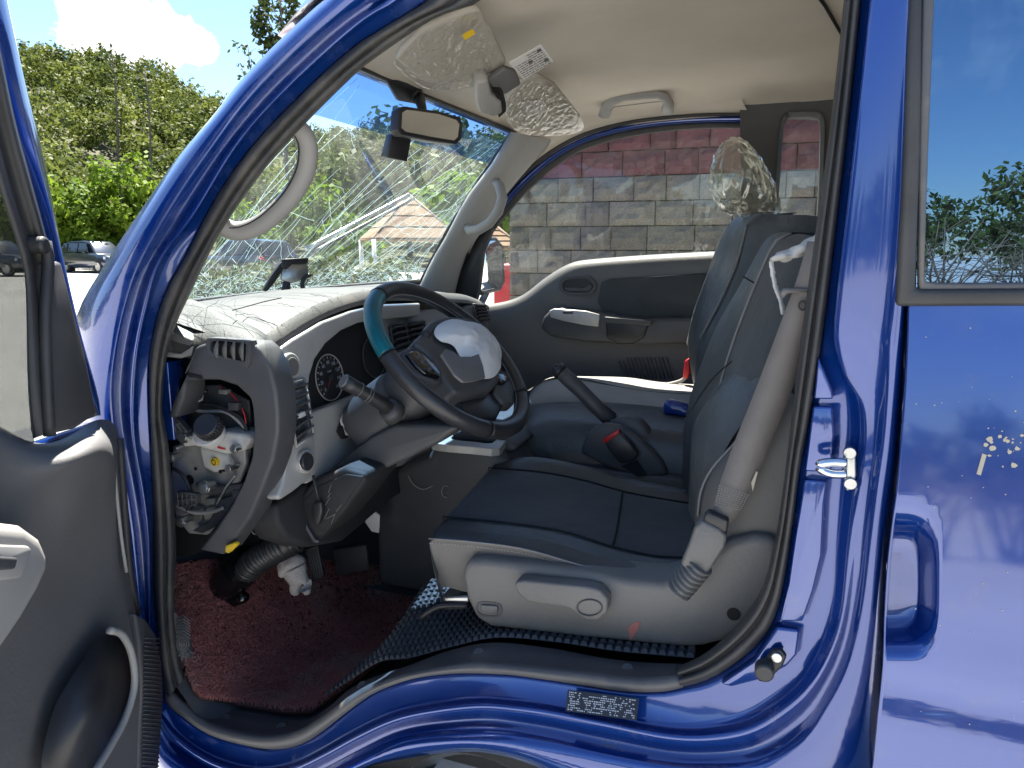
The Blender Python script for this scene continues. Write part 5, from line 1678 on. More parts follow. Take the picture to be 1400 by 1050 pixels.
rows = [colring(ax0 + dirc * 0.005, 0.050, 0.040, -dirc), colring(ax0 + dirc * 0.01, 0.066, 0.056, -dirc), colring(ax0 + dirc * 0.05, 0.074, 0.066, -dirc), colring(ax0 + dirc * 0.10, 0.078, 0.070, -dirc), colring(ax0 + dirc * 0.102, 0.072, 0.064, -dirc), colring(ax0 + dirc * 0.105, 0.080, 0.073, -dirc), colring(ax0 + dirc * 0.20, 0.088, 0.078, -dirc), colring(ax0 + dirc * 0.26, 0.088, 0.074, -dirc)]
colm = loft('column_shroud', rows, 'dark_plastic', T, n=20, closed=True, caps=True, sub=1)
# lower shroud sweeping down to the knee cover
prism('lower_shroud', LY([(432, 655), (470, 626), (505, 598), (540, 580), (610, 582), (628, 584), (600, 606), (560, 626), (520, 644), (470, 668), (440, 680)], 0.30), (0, 0.17, 0), 'dark_plastic', T, bevel=0.022, bseg=4)
# stalk
spt = LY([(540, 566), (523, 552), (500, 538), (482, 528), (470, 521)], [0.30, 0.27, 0.24, 0.22, 0.205])
stk = tube('wiper_stalk', spt, [0.017, 0.0145, 0.0130, 0.0150, 0.0150], 'black_plastic', T, seg=16)
disc('stalk_tip', spt[-1] + (spt[-1] - spt[-2]).normalized() * 0.003, spt[-1] - spt[-2], 0.0142, 0.006, 'grey_plastic', stk, bevel=0.003)
for f in (0.35, 0.42, 0.62):
    c = spt[1].lerp(spt[4], f)
    ta = (spt[4] - spt[1]).normalized()
    r_, u_, _ = axes_from(ta)
    tube('stalk_ring', [c + (r_ * math.cos(w) + u_ * math.sin(w)) * 0.0150 for w in np.linspace(0, 6.2832, 16, endpoint=False)], 0.0011, 'grey_plastic', stk, closed=True, seg=5)
tube('stalk_collar', [spt[0], spt[0].lerp(spt[1], .6)], [0.026, 0.021], 'dark_plastic', stk, seg=18)
prism('exposed_connector', LB([(474, 574), (480, 560), (492, 556), (498, 562), (496, 574), (486, 586), (480, 596)], 0.03), BN * -0.02, 'white_plastic', T, bevel=0.003)
prism('shroud_gap', LB([(466, 590), (474, 566), (486, 554), (500, 552), (502, 570), (484, 592), (472, 600)], 0.016), BN * -0.012, 'void_black', T, bevel=0)
tube('dangling_cord', LY([(428, 650), (432, 668), (436, 684)], 0.20), 0.003, 'black_plastic', T)
prism('cord_plug', LY([(427, 688), (438, 686), (440, 700), (436, 718), (428, 716), (425, 700)], 0.198), (0, 0.012, 0), 'black_plastic', T, bevel=0.004)

# ------------------------------------------------------------------ phone holder on the dash
PH = thing('phone_holder', 'broken black and silver phone holder standing on the dash pad', 'phone holder', PWS(390, 400, 0.06))
pn = Vector((0.8, -0.55, 0.15))
p0 = PWS(392, 385, 0.09)
prism('clamp_plate', [hit(u, v, p0, pn) for u, v in ((386, 366), (400, 360), (421, 360), (422, 374), (410, 384), (396, 388), (384, 382))], pn.normalized() * -0.012, 'bolt_metal', PH, bevel=0.002)
prism('clamp_top', [hit(u, v, p0 + pn.normalized() * .006, pn) for u, v in ((386, 354), (422, 352), (421, 360), (400, 361), (392, 368), (384, 366))], pn.normalized() * -0.02, 'black_plastic', PH, bevel=0.002)
prism('clamp_jaw', [hit(u, v, p0 + pn.normalized() * .004, pn) for u, v in ((384, 358), (391, 360), (385, 372), (376, 386), (366, 398), (360, 396), (370, 378))], pn.normalized() * -0.02, 'black_plastic', PH, bevel=0.003)
tube('clamp_jaw_hook', [hit(u, v, p0, pn) for u, v in ((424, 376), (416, 380), (413, 390), (417, 399), (420, 400))], 0.006, 'black_plastic', PH, n=12)
tube('holder_stem', [hit(u, v, p0, pn) for u, v in ((392, 386), (391, 395), (391, 404))], [0.010, 0.012, 0.016], 'black_plastic', PH)
disc('holder_foot', hit(391, 404, p0, pn) + Vector((0, 0, -0.004)), (0, 0, 1), 0.035, 0.012, 'black_plastic', PH, bevel=0.004)

# ------------------------------------------------------------------ driver's seat
SEAT = bpy.data.objects.new('driver_seat', None)
COL.objects.link(SEAT)
setp(SEAT, T)
c_low = [(604, 800), (640, 810), (720, 822), (800, 835), (880, 850), (960, 850)]
c_seam = [(587, 737), (650, 742), (720, 752), (800, 775), (880, 792), (950, 788)]
c_crest = [(592, 722), (650, 727), (740, 738), (830, 764), (900, 780), (955, 772)]
c_near = [(606, 708), (690, 716), (770, 728), (838, 749), (900, 762), (965, 764)]
c_mid = [(640, 670), (720, 680), (790, 694), (845, 710), (905, 722), (970, 726)]
c_far = [(668, 641), (735, 646), (795, 657), (852, 673), (910, 684), (975, 694)]
c_fcr = [(684, 620), (735, 617), (795, 628), (850, 643), (910, 656), (980, 668)]


def seatrow(c, y, n=20, dz=0.0):
    p = resample(LY(c, y), n)
    f = p[0]
    front = [f + Vector((0.014, 0, -0.085 + dz)), f + Vector((0.006, 0, -0.05)), f + Vector((0.0, 0, -0.018))]
    return front + p


rowsn = [seatrow(c_crest, 0.205), seatrow(c_near, 0.265), seatrow([(a + (b - a) * .5 if 0 else (a), b) for a, b in c_mid], 0.43), seatrow(c_far, 0.58), seatrow(c_fcr, 0.63), [p + Vector((0, 0.05, -0.05)) for p in seatrow(c_fcr, 0.635)]]
loft('cushion_cover', rowsn[:2], 'leather', SEAT, n=23, sub=1)
ctr = loft('cushion_centre', [rowsn[1], [p + Vector((0, 0.006, 0.004)) for p in rowsn[1]], rowsn[2], [p + Vector((0, -0.006, 0.004)) for p in rowsn[3]], rowsn[3]], 'seat_cloth', SEAT, n=23, sub=1)
loft('cushion_bolster', rowsn[3:], 'leather', SEAT, n=23, sub=1)
side_rows = [seatrow(c_low, 0.20), [p + Vector((0, 0.004, -0.02)) for p in seatrow(c_seam, 0.172)], seatrow(c_seam, 0.172)]
loft('cushion_side', side_rows, 'leather_grey', SEAT, n=23, sub=1)
loft('cushion_edge', [seatrow(c_seam, 0.172), [p + Vector((0, 0.004, 0.006)) for p in seatrow(c_seam, 0.175)], seatrow(c_crest, 0.205)], 'leather', SEAT, n=23, sub=1)
tube('cushion_piping', [p + Vector((0, -0.002, 0.002)) for p in seatrow(c_seam, 0.172)[3:]], 0.0016, 'stitch', SEAT, seg=6)
sm_ = seatrow(c_seam, 0.172)[3:]
mb = MB()
dense = resample(sm_, 150)
for a, b in zip(dense[0::2], dense[1::2]):
    mb.add(tube_vf([a + Vector((0, -0.002, -0.007)), b + Vector((0, -0.002, -0.007))], 0.0007, 4))
tag(mb.build('seam_stitches', 'trim_grey', SEAT), kind='stuff')
tube('centre_seam', [p + Vector((0, 0, 0.0025)) for p in rowsn[1][2:]], 0.0020, 'void_black', SEAT, seg=5)
tube('centre_seam', [p + Vector((0, 0, 0.0025)) for p in rowsn[3][2:]], 0.0020, 'void_black', SEAT, seg=5)
cs = [PY(838, 749, 0.265), PY(843, 728, 0.345), PY(846, 709, 0.43), PY(849, 690, 0.505), PY(851, 673, 0.58)]
tube('cross_seam', [p + Vector((0, 0, 0.004)) for p in cs], 0.0022, 'void_black', SEAT, seg=5, n=14)
val = [(630, 790), (632, 774), (640, 767), (660, 766), (720, 772), (800, 782), (860, 794), (905, 798), (935, 788), (975, 755), (1000, 740), (1030, 733), (1062, 736), (1066, 775), (1052, 812), (1024, 850), (990, 878), (960, 886), (930, 887), (800, 874), (670, 859), (650, 847), (637, 820)]
vl = prism('seat_valance', LY(val, 0.148), (0, 0.09, 0), 'grey_plastic', SEAT, bevel=0.014, bseg=4)
lev = prism('recline_lever', LY([(702, 800), (706, 795), (716, 794), (800, 802), (820, 807), (831, 820), (830, 838), (818, 849), (800, 848), (786, 838), (776, 832), (722, 824), (708, 812)], 0.118), (0, 0.03, 0), 'grey_plastic', SEAT, bevel=0.008, bseg=3)
tube('lever_boss', [PY(806 + 17 * math.cos(w), 831 + 11 * math.sin(w), 0.1165) for w in np.linspace(0, 6.2832, 24, endpoint=False)], 0.0012, 'dark_plastic', SEAT, closed=True, seg=5)
ring('button_well', LY([(653, 824), (683, 826), (683, 843), (654, 841)], 0.1465), LY([(656, 826), (681, 828), (681, 841), (656, 839)], 0.1465), (0, 0.004, 0), 'dark_plastic', SEAT, n=24)
prism('tether_button', LY([(657, 827), (680, 829), (680, 840), (657, 838)], 0.143), (0, 0.006, 0), 'grey_plastic', SEAT, bevel=0.002)
disc('screw_hole', PY(1003, 840, 0.1465), (0, -1, 0), 0.0105, 0.004, 'void_black', SEAT, seg=20)
prism('dirt_smear', LY([(858, 858), (866, 852), (875, 850), (872, 862), (866, 870), (862, 876)], 0.1470), (0, 0.001, 0), 'coil_red', SEAT, bevel=0)
rail = prism('seat_rail', LY([(602, 816), (640, 816), (642, 834), (606, 834)], 0.19), (0, 0.05, 0), 'bolt_metal', SEAT, bevel=0.003)
tube('rail_lip', LY([(576, 844), (590, 834), (606, 828), (640, 828)], 0.185), 0.006, 'black_plastic', SEAT, n=12)
# backrest: sections across the seat
far_c = [(932, 660), (934, 610), (935, 583), (945, 537), (961, 491), (982, 440), (1006, 400), (1032, 352), (1050, 322), (1066, 316)]
st_c = [(950, 720), (955, 660), (968, 600), (985, 530), (1003, 470), (1020, 424), (1034, 389), (1046, 362), (1062, 330), (1084, 320)]
nr_c = [(956, 730), (965, 650), (990, 590), (1025, 520), (1052, 465), (1064, 430), (1078, 390), (1092, 355), (1108, 330), (1124, 326)]
def brow(c, y, dx=0.0): return [p + Vector((dx, 0, 0)) for p in resample(LY(c, y), 24)]


B_far, B_st = brow(far_c, 0.68), brow(st_c, 0.40)
B_near = brow(nr_c, 0.24)
loft('backrest_wing', [[p + Vector((0.20, 0.02, 0)) for p in B_far], [p + Vector((0.06, 0.03, -0.005)) for p in B_far], B_far, [p + Vector((0.004, -0.012, 0)) for p in B_far]], 'leather', SEAT, n=24, sub=1)
loft('backrest_front', [B_far, [a.lerp(b, .35) + Vector((0.012, 0, 0)) for a, b in zip(B_far, B_st)], B_st], 'leather', SEAT, n=24, sub=1)
loft('backrest_side', [B_st, [a.lerp(b, .45) + Vector((-0.004, 0, 0.004)) for a, b in zip(B_st, B_near)], B_near, [p + Vector((0.03, -0.03, 0)) for p in B_near], [p + Vector((0.22, -0.03, 0)) for p in B_near]], 'seat_cloth', SEAT, n=24, sub=1)
tube('backrest_piping', [p + Vector((-0.002, -0.002, 0.001)) for p in B_st], 0.0026, 'stitch', SEAT, seg=6)
tube('backrest_seam', LY([(1016, 378), (1026, 384), (1034, 389)], 0.42), 0.0016, 'void_black', SEAT, seg=5)
# hip bolster and its grey outer moulding
hipi = [(936, 690), (937, 640), (936, 595), (941, 572), (976, 520), (1020, 482), (1060, 452), (1090, 430)]
hipo = [(958, 730), (962, 690), (975, 650), (1000, 600), (1030, 560), (1062, 520), (1085, 490), (1105, 470)]
loft('hip_bolster', [[p + Vector((0.05, 0.02, 0)) for p in LY(hipi, 0.45)], LY(hipi, 0.38), mid(hipi, hipo, .4, 20, 0, 0, 0.26), mid(hipi, hipo, .8, 20, 0, 0, 0.215), LY(hipo, 0.205)], 'leather', SEAT, n=20, sub=1)
tube('bolster_seam', [p + Vector((-0.003, -0.004, 0.002)) for p in LY(hipi[3:], 0.375)], 0.0016, 'void_black', SEAT, n=24, seg=5)
hip2 = [(952, 740), (950, 705), (954, 672), (966, 645), (985, 622), (1000, 606), (1030, 570), (1075, 520)]
hip3 = [(990, 745), (1000, 710), (1010, 680), (1025, 655), (1040, 630), (1055, 610), (1072, 590), (1092, 560)]
loft('hip_moulding', [LY(hip2, 0.235), LY([(a + 3, b) for a, b in hip2], 0.200), mid(hip2, hip3, .35, 20, 0, 0, 0.178), LY(hip3, 0.168), [p + Vector((0.2, 0.0, 0)) for p in LY(hip3, 0.168)]], 'hip_grey', SEAT, n=20, sub=1)
tube('moulding_piping', [p + Vector((-0.002, -0.002, 0)) for p in LY([(a + 6, b) for a, b in hip2[1:]], 0.196)], 0.0022, 'stitch', SEAT, n=20, seg=5)
prism('seat_back_shell', LY([(1030, 735), (1045, 640), (1075, 540), (1110, 440), (1130, 440), (1120, 735)], 0.19), (0, 0.4, 0), 'hip_grey', SEAT, bevel=0.01)
# burst side airbag: white cloth folded out at the shoulder
ta = resample(LY([(1053, 357), (1064, 350), (1080, 345), (1100, 338), (1118, 330)], 0.17), 24)
rg_ = np.random.default_rng(3)
rows_ = []
for q_, (dz_, dy_) in enumerate(((0.010, 0.006), (0.005, -0.006), (-0.002, -0.010), (-0.008, -0.004), (-0.012, 0.006))):
    nz_ = resample([Vector(rg_.normal(size=3)) for _ in range(9)], 24)
    rows_.append([p + Vector((nz_[i_].x * .002, dy_ + nz_[i_].y * .003, dz_ * (0.35 + i_ / 22) + nz_[i_].z * .002)) for i_, p in enumerate(ta)])
loft('burst_side_airbag', rows_, 'white_cloth', SEAT, n=24)
tb = resample(LY([(1053, 357), (1056, 378), (1060, 395), (1066, 412), (1069, 430)], 0.17), 20)
loft('torn_flap', [[p + Vector((dx_ + rg_.normal() * .0005, dy_, rg_.normal() * .0005)) for p in tb] for dx_, dy_ in ((-0.002, 0.002), (0.001, -0.005), (0.005, 0.002))], 'white_cloth', SEAT, n=20)

# ------------------------------------------------------------------ seat belt
SB = bpy.data.objects.new('seat_belt', None)
COL.objects.link(SB)
setp(SB, T)
bl = [(1104, 330), (1090, 380), (1068, 440), (1034, 530), (1002, 610), (982, 668), (976, 690), (972, 708)]
brr = [(1150, 330), (1138, 380), (1108, 445), (1080, 540), (1040, 640), (1022, 684), (1008, 705), (998, 716)]
by = [0.10, 0.105, 0.115, 0.13, 0.135, 0.132, 0.130, 0.128]
loft('belt_strap', [LY(bl, by), [p + Vector((0, -0.003, 0)) for p in mid(bl, brr, .5, 8, 0, 0, 0.122)] if 0 else LY([((a[0] + b[0]) / 2, (a[1] + b[1]) / 2) for a, b in zip(bl, brr)], [y - 0.004 for y in by]), LY(brr, by)], 'belt', SB, n=30, solid=0.0018)
mb = MB()
for k in range(9):
    f = k / 8
    a, b = PY(983 - f * 5, 664 + f * 26, 0.124), PY(1026 - f * 12, 678 + f * 20, 0.124)
    n_ = 11
    for j in range(n_):
        p, q = a.lerp(b, j / n_), a.lerp(b, (j + .55) / n_)
        mb.add(tube_vf([p, q], 0.0007, 4))
tag(mb.build('belt_stitching', 'trim_grey', SB), kind='stuff')
prism('belt_tag', LY([(1027, 660), (1034, 644), (1036, 646), (1029, 672)], 0.128), (0, 0.001, 0), 'cream_foam', SB, bevel=0)
prism('belt_guide', LY([(1066, 400), (1070, 394), (1104, 394), (1120, 396), (1120, 404), (1104, 401), (1078, 401), (1069, 410)], 0.098), (0, 0.016, 0), 'leather_grey', SB, bevel=0.004)
tube('belt_button', [PY(1097 + 5 * math.cos(w), 418 + 6 * math.sin(w), 0.100) for w in np.linspace(0, 6.2832, 16, endpoint=False)], 0.0016, 'black_plastic', SB, closed=True, seg=6)
an = prism('belt_anchor', LY([(949, 722), (960, 712), (984, 724), (994, 734), (990, 750), (972, 778), (962, 790), (944, 786), (930, 772), (940, 748)], 0.105), (0, 0.03, 0), 'grey_plastic', SB, bevel=0.005)
prism('anchor_mouth', LY([(962, 706), (968, 700), (996, 712), (994, 728), (982, 730), (962, 720)], 0.11), (0, 0.02, 0), 'black_plastic', SB, bevel=0.003)
hp_ = resample(LY([(958, 770), (940, 792), (928, 806)], 0.122), 40)
tube('anchor_bellows', hp_, [0.026 + 0.0035 * math.sin(i * 1.05) for i in range(40)], 'grey_plastic', SB, seg=18, flat=0.75)

# ------------------------------------------------------------------ passenger bench seat
PSE = bpy.data.objects.new('passenger_seat', None)
COL.objects.link(PSE)
setp(PSE, T)
ZP = 0.94
def cush(name, rows, m, sub=1): return loft(name, rows, m, PSE, n=16, sub=sub)


mnear = [(700, 614), (716, 592), (760, 590), (820, 596), (880, 602), (960, 612)]
mfar = [(726, 548), (760, 546), (820, 546), (880, 550), (905, 553), (960, 560)]
cush('middle_cushion', [[p + Vector((0, 0, -0.16)) for p in LY(mnear, 0.76)], LY(mnear, 0.755), [p + Vector((0, 0, 0.008)) for p in LY([(706, 596), (722, 578), (765, 578), (822, 584), (884, 588), (960, 596)], 0.79)], LY(mfar, 1.04), [p + Vector((0, 0.03, -0.02)) for p in LY(mfar, 1.04)]], 'leather')
cush('cushion_front', [[p + Vector((0, 0, -0.2)) for p in (PY(700, 614, .76), PY(726, 548, 1.04))], [PY(700, 614, .755) + Vector((-.01, 0, -.05)), PY(726, 548, 1.04) + Vector((-.01, 0, -.05))], [PY(700, 614, .755), PY(726, 548, 1.04)]], 'leather')
p1_ = [(722, 550), (735, 532), (770, 530), (830, 538), (880, 546), (960, 552)]
p2_ = [(724, 536), (745, 520), (790, 518), (850, 530), (890, 536), (960, 540)]
p3_ = [(735, 525), (755, 514), (800, 514), (860, 514), (900, 520), (960, 524)]
cush('outer_cushion', [[p + Vector((0, 0, -0.05)) for p in LY(p1_, 1.05)], LY(p1_, 1.06), LY(p2_, 1.18), [p + Vector((0, 0, 0.0)) for p in LY(p3_, 1.34)], LY(p3_, 1.42), [p + Vector((0, 0.03, -0.1)) for p in LY(p3_, 1.42)]], 'sunlit_bench_cloth')  # sunlight painted in: paler than the shaded middle cushion
tube('cushion_seam', LY(p2_, 1.178), 0.0025, 'dark_plastic', PSE, n=20)
ctop = [(955, 545), (938, 470), (948, 420), (965, 372), (984, 322), (1003, 294), (1024, 290)]
cnear = [(960, 600), (950, 520), (958, 460), (981, 417), (1006, 360), (1020, 304), (1040, 292)]
cright = [(1010, 600), (1010, 520), (1020, 470), (1040, 417), (1060, 360), (1068, 304), (1072, 294)]
loft('backrest', [[p + Vector((0.16, 0.02, 0)) for p in LY(ctop, 1.38)], [p + Vector((0.01, 0.03, -0.01)) for p in LY(ctop, 1.36)], LY(ctop, 1.32), LY([((a[0] + b[0]) / 2, (a[1] + b[1]) / 2) for a, b in zip(ctop, cnear)], 1.15), LY(cnear, 0.98), [p + Vector((0.0, -0.02, 0.0)) for p in LY(cnear, 0.96)], LY(cright, 0.92), [p + Vector((0.1, 0, 0)) for p in LY(cright, 0.92)]], 'sunlit_bench_cloth' if 0 else 'leather', PSE, n=20, sub=1)
tube('backrest_piping', LY([(957, 462), (982, 417), (1007, 360), (1021, 306)], 0.955), 0.003, 'stitch', PSE, n=20, seg=6)
prism('sunlit_backrest_edge', LY([(938, 470), (948, 424), (966, 376), (982, 330), (996, 304), (1000, 310), (990, 345), (984, 372), (968, 410), (952, 450), (944, 480)], 1.30), (0, 0.05, 0), 'sunlit_bench_cloth', PSE, bevel=0.006)  # sunlit strip along the backrest edge, painted as a pale piece
prism('red_buckle', LY([(933, 517), (936, 494), (942, 490), (943, 508), (940, 518)], 1.30), (0, 0.03, 0), 'red', PSE, bevel=0.003)
tube('buckle_strap', LY([(902, 527), (920, 524), (934, 519), (940, 510)], 1.32), 0.006, 'trim_grey', PSE, n=12)

# ------------------------------------------------------------------ handbrake and centre tray
HB = bpy.data.objects.new('handbrake', None)
COL.objects.link(HB)
setp(HB, T)
lv = LY([(836, 574), (815, 556), (795, 535), (778, 519), (768, 510), (762, 505)], 0.80)
tube('lever_grip', lv, [0.021, 0.0195, 0.0195, 0.0205, 0.019, 0.015], 'dark_plastic', HB, seg=16)
tube('lever_neck', [lv[-2], lv[-1] + (lv[-1] - lv[-2]).normalized() * 0.004], [0.0212, 0.0205], 'black_plastic', HB, seg=16)
disc('release_button', lv[-1] + (lv[-1] - lv[-2]).normalized() * 0.012, lv[-1] - lv[-2], 0.011, 0.02, 'black_plastic', HB, bevel=0.003)
prism('brake_base', LY([(792, 620), (800, 598), (812, 584), (826, 579), (846, 582), (870, 596), (892, 616), (905, 632), (914, 650), (880, 656), (830, 640)], 0.735), (0, 0.03, 0), 'dark_plastic', HB, bevel=0.012, bseg=3)
prism('brake_shroud', LY([(820, 584), (836, 573), (858, 570), (876, 576), (888, 592), (900, 618), (912, 640), (890, 640)], 0.775), (0, 0.05, 0), 'dark_plastic', HB, bevel=0.012, bseg=3)
prism('buckle_well', LY([(850, 638), (870, 630), (884, 650), (872, 652)], 0.728), (0, 0.01, 0), 'void_black', HB, bevel=0)
bk = prism('belt_buckle', LY([(824, 603), (845, 590), (862, 606), (873, 622), (864, 632), (848, 634), (838, 624)], 0.705), (0, 0.025, 0), 'black_plastic', HB, bevel=0.005)
prism('buckle_button', LY([(824, 601), (845, 588), (847, 593), (826, 607)], 0.7035), (0, 0.02, 0), 'red', HB, bevel=0.001)
prism('tray', LY([(900, 636), (950, 640), (960, 660), (930, 668), (912, 656)], 0.76), (0, 0.12, 0), 'black_plastic', HB, bevel=0.004)
box('console_base', PY(860, 660, 0.80), (0.36, 0.13, 0.10), 'dark_plastic', T, bevel=0.01)
BT = thing('blue_wrapper', 'small crumpled shiny blue wrapper lying on the middle seat', 'wrapper', PY(925, 565, 0.95))
wv = LY([(906, 556), (920, 556), (935, 560), (948, 565)], 0.95)
loft('foil_roll', [colring(p, [0.017, 0.020, 0.020, 0.021][i], [0.026, 0.021, 0.019, 0.020][i], Vector((1, 0, -.1)), 14, 2 + .4 * (i % 2)) for i, p in enumerate(wv)], 'blue_wrap', BT, n=14, closed=True, caps=True, sub=1)

# ------------------------------------------------------------------ clear plastic bag over the passenger headrest
BG = thing('plastic_bag', 'crumpled clear plastic bag standing on top of the passenger backrest', 'plastic bag', PY(1020, 296, 1.1))
bo = [(976, 270), (971, 240), (977, 212), (990, 195), (1004, 188), (1020, 194), (1036, 212), (1050, 234), (1062, 262), (1066, 284), (1058, 294), (1030, 297), (1010, 296), (990, 288)]
ro = resample([Vector((a, b, 0)) for a, b in bo], 130, True)
cbg = Vector((1018, 248, 0))
V, Fc = [], []
NR = 34
for sgn in (-1, 1):
    for i in range(NR + 1):
        f = i / NR
        for p in ro:
            q = cbg.lerp(p, math.sin(f * math.pi / 2))
            y = 1.12 + sgn * 0.13 * math.cos(f * math.pi / 2)
            w = PY(q.x, q.y, y)
            s = w * 15
            rn = 0.010 * (1 - abs(noise.noise(Vector((s.x * 1.7 + s.y, s.y * 1.2, s.z * 0.55)))) * 2.2) + 0.006 * (0.5 - abs(noise.noise(Vector((s.x * 4, s.y * 4, s.z * 1.6)))))
            w += (w - PY(cbg.x, cbg.y, 1.12)).normalized() * (rn - 0.008)
            V.append(w)
m_ = 130
for h in range(2):
    o = h * (NR + 1) * m_
    for i in range(NR):
        for j in range(m_):
            k = (j + 1) % m_
            Fc.append((o + i * m_ + j, o + i * m_ + k, o + (i + 1) * m_ + k, o + (i + 1) * m_ + j))
mesh('bag_film', V, Fc, 'bag_film', BG, weld=True)

# ------------------------------------------------------------------ front wheel under the arch
wc = Vector((-0.44, 0.16, 0.335))
WH = bpy.data.objects.new('wheel', None)
COL.objects.link(WH)
setp(WH, T)
prof = [(0.19, -0.07), (0.27, -0.085), (0.318, -0.08), (0.332, -0.055), (0.335, 0), (0.332, 0.055), (0.318, 0.08), (0.27, 0.085), (0.19, 0.07)]
loft('tyre', [[wc + Vector((math.cos(w) * r_, y, math.sin(w) * r_)) for r_, y in prof] for w in np.linspace(0, 2 * math.pi, 49)], 'tyre', WH, n=9)
loft('wheel_rim', [[wc + Vector((math.cos(w) * r_, y, math.sin(w) * r_)) for r_, y in ((0.0, -0.03), (0.10, -0.04), (0.15, -0.02), (0.18, -0.06), (0.20, -0.07))] for w in np.linspace(0, 2 * math.pi, 49)], 'bolt_metal', WH, n=5)
box('arch_liner', (-0.24, 0.45, 0.64), (0.60, 0.7, 0.02), 'void_black', T)

# ------------------------------------------------------------------ outdoors: hill, woods, shrubs, cars, canopy, retaining wall
leafmat('leaf_olive', (0.040, 0.062, 0.014), (0.200, 0.225, 0.045))
leafmat('leaf_bright', (0.055, 0.120, 0.010), (0.220, 0.300, 0.028), 0.45)
leafmat('leaf_dark', (0.030, 0.048, 0.012), (0.120, 0.145, 0.032))
leafmat('pine_needles', (0.020, 0.040, 0.012), (0.085, 0.105, 0.030))
mat('bark', (0.10, 0.085, 0.07), 0.9, var=0.3, vscale=6, bump=0.6, bscale=20, bdist=0.02)
mat('hill_soil', (0.045, 0.055, 0.02), 0.95, col2=(0.09, 0.085, 0.04), vscale=0.15, bump=0.5, bscale=2, bdist=0.3)


def az(th, r): return Vector((CAMP.x - math.sin(th) * r, CAMP.y + math.cos(th) * r, 0))


def sstep(a, b, x):
    t = min(1, max(0, (x - a) / (b - a)))
    return t * t * (3 - 2 * t)


def hillz(th, r):
    d = math.degrees(th)
    H = 20 + 11 * sstep(34, 50, d) + 3 * sstep(52, 75, d) - 8 * sstep(25, -10, d)
    edge = sstep(100, 84, d) * sstep(-26, -6, d)
    return edge * (H * sstep(46, 175, r) + 1.8 * noise.noise(Vector((d * 0.12, r * 0.02, 1.3)))) * (1 if r > 47 else 0) - 0.3


rows = []
for r_ in (44, 50, 58, 68, 80, 95, 110, 130, 150, 175, 210, 300):
    row = []
    for k in range(60):
        th = R(-26 + 126 * k / 59)
        p = az(th, r_)
        p.z = hillz(th, r_)
        row.append(p)
    rows.append(row)
tag(loft('hillside', rows, 'hill_soil', None, n=60), kind='structure')


def leaves(c, rx, rz, n, size, rng, clumps=14, flat=0.5):
    """leaf quads gathered in clumps through an ellipsoid crown"""
    cen = rng.normal(size=(clumps, 3))
    cen /= np.linalg.norm(cen, axis=1)[:, None] + 1e-6
    cen *= rng.uniform(0.35, 0.95, size=(clumps, 1))
    cr = rng.uniform(0.22, 0.42, size=clumps)
    idx = rng.integers(0, clumps, size=n)
    d = rng.normal(size=(n, 3))
    d /= np.linalg.norm(d, axis=1)[:, None]
    p = cen[idx] + d * (cr[idx] * rng.uniform(0.55, 1.05, size=n))[:, None]
    p = p * np.array([rx, rx, rz]) + np.array(c)
    nrm = d + rng.normal(size=(n, 3)) * 0.6 + np.array([0, 0, flat])
    nrm /= np.linalg.norm(nrm, axis=1)[:, None]
    t = np.cross(nrm, rng.normal(size=(n, 3)))
    t /= np.linalg.norm(t, axis=1)[:, None] + 1e-9
    b = np.cross(nrm, t)
    s = size * rng.uniform(0.6, 1.3, size=(n, 1))
    t, b = t * s, b * s * 0.6
    return np.stack([p - t, p + b * 0.9, p + t, p - b * 0.9], 1).reshape(-1, 3)


rng = np.random.default_rng(5)
W1, W2 = [], []
cnt = 0
for k in range(1050):
    d = rng.uniform(2, 88)
    r_ = 50 + 135 * rng.random() ** 0.8
    th = R(d)
    p = az(th, r_)
    z = hillz(th, r_)
    h = rng.uniform(4.5, 8.0)
    rx = rng.uniform(2.3, 4.2)
    n_ = int(520 * (70 / r_) ** 0.6)
    q = leaves((p.x, p.y, z + h * 0.62), rx, h * 0.46, n_, 0.26 * (r_ / 80) ** 0.5, rng)
    (W1 if rng.random() < 0.68 else W2).append(q)
tag(quads_mesh('hillside_wood', np.concatenate(W1), 'leaf_olive'), 'dense olive green mixed wood covering the hillside', 'wood', kind='stuff')
tag(quads_mesh('dark_wood', np.concatenate(W2), 'leaf_dark'), 'darker green trees scattered through the hillside wood', 'wood', kind='stuff')
# far side of the lot, behind the photographer
W3 = []
for k in range(170):
    a = R(rng.uniform(-75, 75))
    r_ = rng.uniform(55, 85)
    W3.append(leaves((math.sin(a) * r_, -math.cos(a) * r_, rng.uniform(1.5, 4.0)), rng.uniform(2.5, 4.5), rng.uniform(2, 4.0), 520, 0.28, rng))
tag(quads_mesh('far_wood', np.concatenate(W3), 'leaf_dark'), 'low line of green trees across the far side of the lot', 'wood', kind='stuff')


